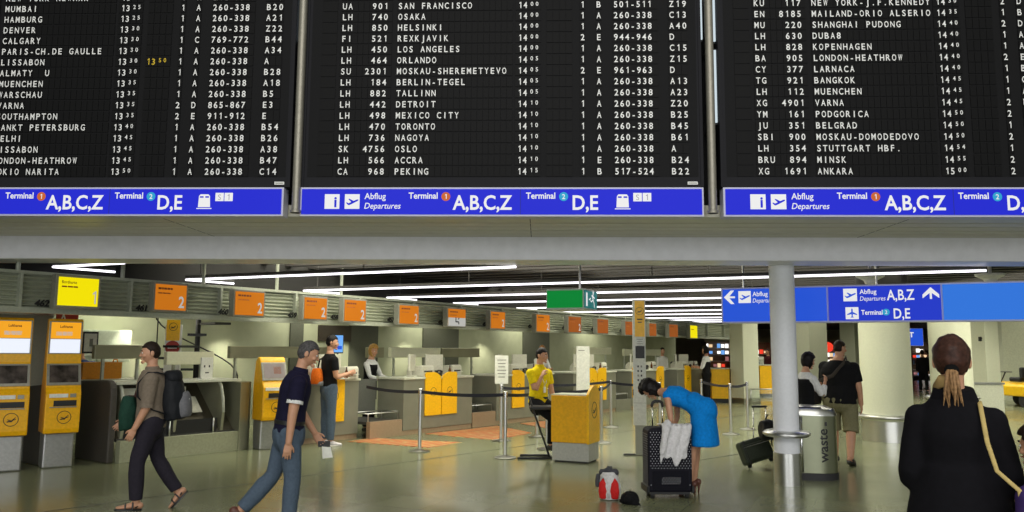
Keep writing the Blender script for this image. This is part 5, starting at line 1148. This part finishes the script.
# ================================================================== luggage and bin
POLB = fab('black_spotted_fabric', srgb(20, 19, 30), .6); DOT = mat('pale_dot', srgb(200, 200, 205), .6, var=0)
sc = G(670, 499)+V((0, .14, 0)); e = empty('suitcase', sc, R(3), 'large black suitcase with white dots beside the bending woman', 'suitcase')
mb = MB(); w_, d_, z0, z1 = .49, .30, .07, .76; r = .06
P = [(w_/2-r+r*cos(a), z1-r+r*sin(a)) for a in (0, .5, 1.05, pi/2)]; P = P+[(-x, z) for x, z in P[::-1]]+[(-w_/2, z0), (w_/2, z0)]
mb.prism(P, FACE(0, d_/2, 0), d_, POLB); mb.build('shell', e, bevel=.025)
mb = MB(); 
for i in range(24):
    for j in range(14):
        z = .15+i*.0255; x = -.215+j*.033+(.0165 if i % 2 else 0)
        if .16 < z < .325 and not (.16 < z < .235 and abs(x) < .1): continue
        if z > .735: continue
        mb.prism([(.0047*cos(t*pi/3), .0047*sin(t*pi/3)) for t in range(6)], FACE(x, -d_/2-.0004, z), .001, DOT)
    for j in range(8):
        z = .15+i*.0255; y = -.115+j*.033
        if z < .7: mb.prism([(.0047*cos(t*pi/3), .0047*sin(t*pi/3)) for t in range(6)], Matrix(((0, 0, -1, -w_/2-.0004), (-1, 0, 0, y), (0, 1, 0, z), (0, 0, 0, 1))), .001, DOT)
for i in range(4):
    for j in range(7): mb.prism([(.0047*cos(t*pi/3), .0047*sin(t*pi/3)) for t in range(6)], FACE(-.09+j*.03+(.015 if i % 2 else 0), -d_/2-.0035, .165+i*.02), .001, DOT)
o = mb.build('dot_print', e, recalc=False); tag(o, 'small white dots')
MB().box((0, -d_/2-.001, .20), (.40, .006, .2), mat('suitcase_pocket', srgb(20, 20, 28), .7, spec=.12)).build('front_pocket', e, bevel=.002)
mb = MB()
for x in (-w_/2-.002, w_/2+.002): mb.box((x, 0, .1), (.03, d_+.03, .08), BLACK)
mb.build('corner_guard', e, bevel=.012)
for x in (-.19, .19):
    for y in (-.10, .10): MB().tube([(x-.018, y, .035), (x+.018, y, .035)], .035, RUB, 16).build('wheel', e, autos=40)
MB().box((0, 0, .06), (.44, .26, .03), BLACK).build('base', e)
for x in (-.135, -.02): MB().tube([(x, .1, .74), (x, .1, 1.0)], .0085, CHROME, 8).build('handle_rod', e, smooth=True)
MB().tube([(-.14, .1, .985), (-.13, .1, 1.02), (-.1, .1, 1.035), (-.05, .1, 1.035), (-.025, .1, 1.02), (-.015, .1, .985)], .017, BLACK, 10, rnd=True).build('grip', e, smooth=True)
MB().tube([(-.06, -.03, .765), (-.05, -.03, .79), (.05, -.03, .79), (.06, -.03, .765)], .01, BLACK, 8).build('carry_handle', e, smooth=True)
# white jacket draped over the case
JK = fab('white_jacket_cloth', srgb(218, 216, 218), .85); mb = MB(); nu, nv = 26, 30; vs = []
for i in range(nv+1):
    t = i/nv
    for j in range(nu+1):
        u = j/nu-.5; ln = .84+.07*sin(u*9+.6)+.04*sin(u*19)
        sdist = t*.62*ln; wd = .34-.04*t
        if sdist < .14: y, z = -.02-sdist, .79+.012*sin(j*1.3)
        else: y, z = -.172-.02*(sdist-.14), .79-(sdist-.14)*.98
        fo = (.012*sin(u*17+t*3)+.014*noise.noise(V((u*7, t*6, 1))))*min(1, t*2)
        vs.append((.05+u*wd+.02*sin(t*5), y-.014-fo*(1 if sdist > .14 else .3), z+ (0 if sdist > .14 else abs(fo)*1.6)))
fs = [(i*(nu+1)+j, i*(nu+1)+j+1, (i+1)*(nu+1)+j+1, (i+1)*(nu+1)+j) for i in range(nv) for j in range(nu)]
mb.add(vs, fs, JK); e2 = empty('jacket', sc, R(3), 'crumpled white jacket draped over the spotted suitcase', 'jacket'); o = mb.build('cloth', e2, smooth=True, recalc=False); md = o.modifiers.new('t', 'SOLIDIFY'); md.thickness = .008; md.offset = 1
mb = MB(); mb.tube([(-.02, -.12, .80), (-.05, -.2, .76), (-.07, -.21, .66), (-.09, -.20, .55), (-.10, -.2, .50)], [.05, .048, .04, .036, .03], JK, 14, rnd=True); remesh(mb, 'sleeve', .01, JK, e2, 3, .01, 14)
# red and white bag
RB = fab('red_nylon', srgb(196, 36, 34), .6); WB = fab('white_nylon', srgb(206, 204, 204), .6); GB = fab('dark_mesh_pocket', srgb(70, 70, 76), .7)
bp = G(611, 501.5)+V((0, .12, 0)); e = empty('sports_bag', bp, R(-12), 'small red and white sports backpack standing on the floor', 'bag')
bag_mesh('body', e, Matrix.Translation((0, 0, .15)), .24, .19, .29, WB, .008, .01); 
for x in (-.062, .062): mb = MB(); mb.tube([(x, -.075, .03), (x, -.084, .1), (x*.95, -.078, .18), (x*.7, -.055, .235)], [(.042, .016), (.052, .018), (.045, .018), (.02, .012)], RB, 14, side=(1, 0, 0), rnd=True); remesh(mb, 'red_panel', .006, RB, e, 2)
mb = MB(); mb.tube([(-.075, 0, .285), (0, -.02, .305), (.075, 0, .285)], [.035, .045, .035], GB, 12, rnd=True); remesh(mb, 'top_pocket', .008, GB, e, 2, .012, 20)
bag_mesh('side_pocket', e, Matrix.Translation((-.125, -.01, .2)), .06, .09, .14, GB, .006, .008)
MB().tube([(-.09, -.07, .26), (-.05, -.1, .25), (-.01, -.09, .22), (-.0, -.1, .1), (0, -.1, .03)], [(.012, .004)]*5, WB, 8, side=(1, 0, 0)).build('strap', e, smooth=True); MB().tube([(-.03, .03, .31), (-.02, .03, .345), (.02, .03, .345), (.03, .03, .31)], .008, GB, 8).build('grab_loop', e, smooth=True)
cp = G(631, 505)+V((0, .06, 0)); e = empty('cap', cp, R(-25), 'crumpled black cap lying on the floor by the red bag', 'cap')
mb = MB(); mb.ell((0, 0, .055), (.10, .09, .075), BLK); mb.ell((-.02, .01, .03), (.105, .085, .035), BLK); mb.tube([(.06, -.04, .03), (.12, -.07, .012)], [(.05, .012), (.02, .008)], BLK, 12, rnd=True); remesh(mb, 'crown', .007, BLK, e, 3, .012, 18)
MB().tube([(.08, -.03, .03), (.115, -.06, .02), (.13, -.06, .005)], .006, BLK, 6).build('strap', e, smooth=True); MB().ell((0, 0, .13), (.012, .012, .008), BLK, nu=10, nv=6).build('button', e, smooth=True)
# waste bin
bp = G(817, 481)+V((0, .27, 0)); e = empty('waste_bin', bp, R(-10), 'big oval steel waste bin with dark vertical lettering', 'waste bin')
BS = mat('bin_steel', srgb(140, 143, 120), .3, .9, var=.04, scale=4)
def oval(a, b, n=40, q=2.6): return [(a*math.copysign(abs(cos(2*pi*t/n))**(2/q), cos(2*pi*t/n)), b*math.copysign(abs(sin(2*pi*t/n))**(2/q), sin(2*pi*t/n))) for t in range(n)]
def stack(mb, layers, m):
    n = 40; vs = []
    for a, b, z, ox, tz in layers: vs += [(x+ox, y, z+tz*x) for x, y in oval(a, b)]
    fs = [(i*n+j, i*n+(j+1) % n, (i+1)*n+(j+1) % n, (i+1)*n+j) for i in range(len(layers)-1) for j in range(n)]+[tuple(range(n))[::-1], tuple(range((len(layers)-1)*n, len(layers)*n))]
    mb.add(vs, fs, m)
mb = MB(); stack(mb, [(.36, .25, 0, 0, 0), (.36, .25, .085, 0, 0)], DARK); mb.build('base', e, autos=40)
mb = MB(); stack(mb, [(.345, .24, .085, 0, 0), (.35, .245, .09, 0, 0), (.35, .245, .80, 0, -.02)], BS); mb.build('body', e, autos=40)
mb = MB(); stack(mb, [(.36, .255, .80, 0, -.02), (.36, .255, .82, 0, -.02), (.33, .22, .885, 0, -.02), (.22, .13, .92, 0, -.02)], STEEL); mb.build('lid', e, autos=40)
MB().box((-.02, -.12, .885), (.34, .16, .04), BLACK).build('opening', e, bevel=.015)
for x in (-.2, -.12): MB().tube([(x, -.243, .1), (x, -.243, .79)], .022, CHROME, 10).build('vertical_bar', e, smooth=True)
mb = MB(); mb.text('waste', Matrix(((0, -1, 0, .20), (0, 0, -1, -.238), (1, 0, 0, .22), (0, 0, 0, 1))), .17, DARK, sx=1.05, bold=.015); o = mb.build('lettering', e, recalc=False)
for v in o.data.vertices:      # wrap the word on the oval side
    x = v.co.x; t = min(.999, abs(x)/.35); v.co.y = -.2465*(1-t**2.6)**(1/2.6)-.0025
MB().box((.185, -.2395, .70), (.02, .004, .05), DARK).build('sign_mark', e)
# trolley bags behind the slim column
ts = G(762, 470)+V((0, .12, 0)); e = empty('trolley_case', ts, R(6), 'dark green trolley case tilted beside the slim grey column', 'suitcase'); TG = fab('dark_green_nylon', srgb(50, 56, 46), .55)
T = Matrix.Translation((0, 0, .05)) @ Matrix.Rotation(R(-16), 4, 'Y') @ Matrix.Rotation(R(-14), 4, 'X')
mb = MB(); mb.box((.02, 0, .20), (.42, .24, .32), TG, T); mb.build('shell', e, bevel=.035)
mb = MB(); mb.box((.02, -.125, .19), (.34, .03, .22), TG, T); mb.build('front_pocket', e, bevel=.012)
mb = MB()
for x in (-.14, .16): mb.box((x, -.128, .20), (.02, .012, .33), BLACK, T)
mb.tube([(-.16, -.142, .27), (.2, -.142, .27)], .005, STEEL, 6, M=T); mb.build('strap', e)
for x in (-.13, .19): MB().tube([T @ V((x-.02, 0, .03)), T @ V((x+.02, 0, .03))], .035, RUB, 14).build('wheel', e, autos=40)
for x in (-.08, .1): MB().tube([(x+.05, .1, .36), (x+.16, .34, .82)], .009, CHROME, 8).build('handle_rod', e, smooth=True)
MB().tube([(.07, .34, .82), (.27, .34, .82)], .016, BLACK, 10, rnd=True).build('grip', e, smooth=True)
tb = D(771, 430, 10.95); e = empty('duffel_bag', tb, R(10), 'small black patterned bag riding on top of the trolley case', 'bag'); PB_ = fab('black_patterned_nylon', srgb(30, 30, 30), .5, .5, 25)
bag_mesh('body', e, Matrix.Rotation(R(90), 4, 'Y'), .28, .22, .30, PB_, .012); MB().tube([(-.08, 0, .12), (-.05, 0, .2), (.05, 0, .22), (.1, 0, .13)], .01, BLACK, 8).build('handle', e, smooth=True); MB().tube([(-.1, -.1, .02), (.1, -.1, .06)], .006, STEEL, 6).build('zip', e)
MB().tube([(.02, .03, -.1), (.04, .06, -.22)], .012, BLACK, 8).build('hook_strap', e, smooth=True)
# ================================================================== far things
e = empty('ticket_machine', G(760, 396)+V((0, .5, 0)), R(-22), 'pale slanted ticket machine beside the far square column', 'machine'); TM = mat('machine_grey', srgb(196, 202, 186), .4)
mb = MB(); mb.prism([(-.3, 0), (.3, 0), (.34, .75), (.1, 1.32), (-.3, 1.42)], Matrix(((0, 0, 1, -.3), (-1, 0, 0, 0), (0, 1, 0, 0), (0, 0, 0, 1))), .6, TM); mb.build('body', e, bevel=.02)
for z, h_, m in ((.45, .2, DARK), (.7, .06, DARK)): MB().box((0, -.335, z), (.35, .02, h_), m).build('slot', e)
o = MB().box((0, 0, 0), (.4, .02, .42), mat('machine_screen', srgb(150, 160, 150), .2)).build('screen', e, loc=(0, -.23, 1.03)); o.rotation_euler.x = R(-23)
e = empty('low_barrier', G(768, 404), R(-10), 'low glass and steel barrier right of the ticket machine', 'barrier'); GL = mat('clear_glass', (.9, .95, .92), .05, trans=.9, var=0)
for x in (-.5, .5): MB().tube([(x, 0, 0), (x, 0, .45), (x, .5, .45), (x, .5, 0)], .02, STEEL, 8).build('frame_rail', e, smooth=True)
MB().box((0, 0, .25), (.96, .012, .34), GL).build('glass_pane', e); MB().tube([(-.5, 0, .45), (.5, 0, .45)], .02, STEEL, 8).build('top_rail', e, smooth=True)
for px0, px1, d, z1, lab in ((709, 727, 25.8, 1.05, 'far yellow counter front left of the square column'), (757, 774, 29, 1.12, 'far yellow counter front behind the ticket machine')):
    a, b = fpos(px0, d), fpos(px1, d); L = (b-a).length; e = empty('yellow_counter', (a+b)/2, 0, lab, 'counter')
    MB().box((0, 0, z1/2+.06), (L, .5, z1-.12), YEL).build('body', e, bevel=.01); MB().box((0, 0, .06), (L-.06, .44, .12), DARK).build('plinth', e); MB().box((0, 0, z1+.01), (L+.04, .54, .03), CTOP).build('top', e)
# low wall behind right columns with rail
e = empty('low_wall', fpos(1000, 20.6)+V((0, 0, 0)), R(-4), 'low pale barrier wall at the foot of the small square column', 'barrier')
MB().box((-.45, 0, .42), (.9, .12, .78), mat('pale_barrier', srgb(196, 198, 180), .5)).build('panel', e, bevel=.01); MB().box((-.45, 0, .84), (.96, .16, .05), STEEL).build('top_rail', e); MB().box((-.45, 0, .02), (.9, .14, .04), DARK).build('foot', e)
w_ = MB(); a = fpos(1003, 28); w_.box((a.x+2.2, a.y, 1.55), (4.6, .3, 3.1), mat('pale_wall_panel', srgb(206, 210, 186), .5)); struct(w_, 'wall_side')
MB_ = MB(); p = D(979, 339, 21.2); e = empty('wall_fitting', p, R(20), 'small black fitting high on the square column', 'fitting'); MB().box((0, -.03, 0), (.08, .05, .12), DARK).build('housing', e, bevel=.01); MB().tube([(0, -.055, .02), (0, -.075, .02)], .025, BLACK, 12).build('lens', e)
# yellow electric cart
cp = G(1032, 407)+V((0, .4, 0)); e = empty('electric_cart', cp, R(8), 'yellow electric cart with black seats beyond the coated woman', 'cart'); CY_ = mat('cart_yellow', srgb(226, 180, 20), .35)
mb = MB(); mb.prism([(-.62, .32), (.62, .32), (.62, .62), (.5, .72), (-.5, .72), (-.62, .62)], FACE(0, 1.0, 0), 2.0, CY_); mb.build('body', e, bevel=.04)
MB().box((0, -.99, .42), (1.26, .06, .14), DARK).build('bumper', e, bevel=.02)
for x in (-.5, .5):
    for y in (-.72, .72): MB().tube([(x-.09, y, .2), (x+.09, y, .2)], .2, RUB, 20).build('wheel', e, autos=40)
for x in (-.3, .3): MB().box((x, -.35, .82), (.5, .45, .14), BLACK).build('seat', e, bevel=.04); MB().box((x, -.6, 1.02), (.5, .12, .34), BLACK).build('backrest', e, bevel=.04)
for x in (-.45, .45): MB().box((x, -1.005, .58), (.12, .03, .07), mat('lamp_red', srgb(190, 40, 30), .3)).build('tail_lamp', e, bevel=.008)
MB().tube([(-.3, .5, .72), (-.3, .3, 1.02)], .02, DARK, 8).build('steering_column', e, smooth=True); MB().lathe([(.17, -.012), (.19, 0), (.17, .012)], DARK, (-.3, .3, 1.03), 20).build('steering_wheel', e, smooth=True)
# lit shops at the far end
SHOPC = {'red': mat('shop_red_glow', srgb(220, 60, 40), .4, var=0, emit=1.3), 'white': mat('shop_white_glow', (1, .97, .9), .4, var=0, emit=1.5), 'warm': mat('shop_warm_glow', (1, .7, .4), .4, var=0, emit=.9), 'blue': mat('blue_glow', srgb(110, 170, 240), .4, var=0, emit=1.0), 'pink': mat('shop_pink_glow', srgb(220, 150, 150), .5, var=0, emit=.4), 'dark': mat('shop_interior', srgb(110, 90, 70), .7)}
def shop(px0, px1, d, z0, z1, lab, seed, lamp=None):
    rnd = random.Random(seed); a, b = fpos(px0, d), fpos(px1, d); L = (b-a).length; e = empty('shop_front', (a+b)/2, 0, lab, 'shop')
    mb = MB(); mb.box((0, .9, (z0+z1)/2), (L, .06, z1-z0), SHOPC['dark']); mb.box((-L/2, .45, (z0+z1)/2), (.06, .9, z1-z0), SHOPC['dark']); mb.box((L/2, .45, (z0+z1)/2), (.06, .9, z1-z0), SHOPC['dark']); mb.build('interior', e)
    mb = MB(); mb.box((0, .1, z1+.1), (L+.1, .2, .2), WFAR); mb.box((0, .3, z0/2), (L, .3, z0), DARK); mb.build('frame', e)
    for k in range(max(2, int((z1-z0)/.35))):
        z = z0+.05+k*.34; MB().box((0, .6, z), (L*.92, .4, .03), WHITE).build('shelf', e); mb = MB(); n = max(3, int(L/.22))
        for i in range(n):
            if rnd.random() < .8: mb.box((-L*.45+(i+.5)*L*.9/n, .55, z+.02+.1), (L*.6/n, .14, .12+.14*rnd.random()), SHOPC[rnd.choice(['red', 'white', 'pink', 'dark', 'warm', 'blue', 'dark', 'white'])])  # goods blocks glow themselves, standing in for shop lighting
        if mb.v: tag(mb.build('glowing_goods', e), kind='stuff')
    if lamp: MB().ell((-.05*L, .3, z1-.32), (.42, .25, .3), SHOPC[lamp], nu=18, nv=12).build('hanging_lamp', e, smooth=True)
shop(604, 625, 36, .9, 2.1, 'lit shop with a big red lamp behind the tall white board', 1, 'red')
shop(706, 733, 42, .7, 2.1, 'lit far shop behind the far yellow counter front', 2)
shop(757, 772, 43, .4, 2.1, 'lit shop with red and white goods left of slim column', 3)
shop(817, 842, 45, .6, 2.2, 'lit shop with red awning behind the heavy man', 4, 'red')
shop(858, 870, 46, .3, 2.2, 'lit shop slot right of the tan square column', 5)
shop(912, 940, 48, .2, 2.2, 'lit shop seen between the pale round columns', 6)
shop(962, 978, 46, .2, 2.2, 'lit shop sliver right of the coated woman', 7)
for px0, px1, y0, y1, d, lab, m in ((690, 722, 343, 352, 41, 'far', None),):
    pass
for px, d, w_, lab, txt in ((907, 30, 1.2, 'small far green and blue sign between the round columns', True), (874, 33, .9, 'small far blue sign left of the thick round column', False)):
    e = empty('direction_sign', fpos(px, d)+V((0, 0, 1.9)), R(-8), lab, 'sign')
    MB().box((0, .06, .28), (w_, .1, .66), SFRAME).build('sign_case', e); mb = MB(); mb.box((0, 0, .28), (w_-.04, .02, .62), SB2)
    if txt: mb.box((-w_/2+.22, -.012, .40), (.4, .01, .34), EG); mb.text('H', FACE(-w_/2+.12, -.019, .28), .28, SWHITE, bold=.03); mb.text('T', FACE(.1, -.013, .28), .26, SWHITE, bold=.03)
    mb.build('lit_panel', e, recalc=False); MB().tube([(0, .06, .6), (0, .06, 1.2)], .02, STEEL, 8).build('hanger_rod', e)
# spiral staircase and yellow pillar behind the left counters
sp = fpos(197, 14.25); e = empty('spiral_staircase', sp, 0, 'black spiral staircase behind the left counters', 'staircase')
MB().tube([(0, 0, 0), (0, 0, 3.05)], .045, BLACK, 14).build('pole', e, smooth=True)
for k in range(14):
    a = R(20+k*34); z = .2+k*.2; q = MB(); q.prism([(.04, -.05), (.72, -.17), (.74, .13), (.04, .05)], Matrix.Translation((0, 0, z)) @ Matrix.Rotation(a, 4, 'Z'), .04, BLACK); q.build('tread', e)
    if k % 2 == 0: MB().tube([(.7*cos(a), .7*sin(a), z), (.7*cos(a), .7*sin(a), z+.9)], .011, BLACK, 6).build('baluster', e, smooth=True)
MB().tube([(.7*cos(R(20+k*17)), .7*sin(R(20+k*17)), .2+k*.1+.9) for k in range(20)], .013, BLACK, 8).build('handrail', e, smooth=True)
e = empty('pillar', fpos(173, 14.0), R(10), 'slim pillar with yellow top and red no-entry disc by spiral stair', 'pillar')
MB().box((0, 0, 1.0), (.26, .1, 2.0), WHITE).build('body', e); mb = MB(); mb.box((0, -.055, 1.9), (.22, .02, .36), YEL); emblem(mb, FACE(0, -.0655, 1.96), .07, BLET); mb.build('yellow_panel', e, recalc=False)
mb = MB(); disc(mb, FACE(0, -.055, 1.6), .12, RD); mb.box((0, -.058, 1.6), (.15, .004, .035), WLET); mb.build('no_entry_disc', e)
# bright phone-like screen near the standing man
e = empty('info_screen', row(-.42, .45, 1.07), UANG-.3, "bright blue screen on stand behind black-shirted man's head", 'screen')
MB().tube([(0, 0, 0), (0, 0, .5)], .02, DARK, 8).build('stand', e, smooth=True); MB().box((0, 0, .62), (.2, .05, .34), DARK).build('housing', e, bevel=.005)
mb = MB(); mb.box((0, -.026, .62), (.17, .006, .3), SHOPC['blue']); mb.box((0, -.03, .55), (.13, .004, .06), SB2); mb.build('display', e)
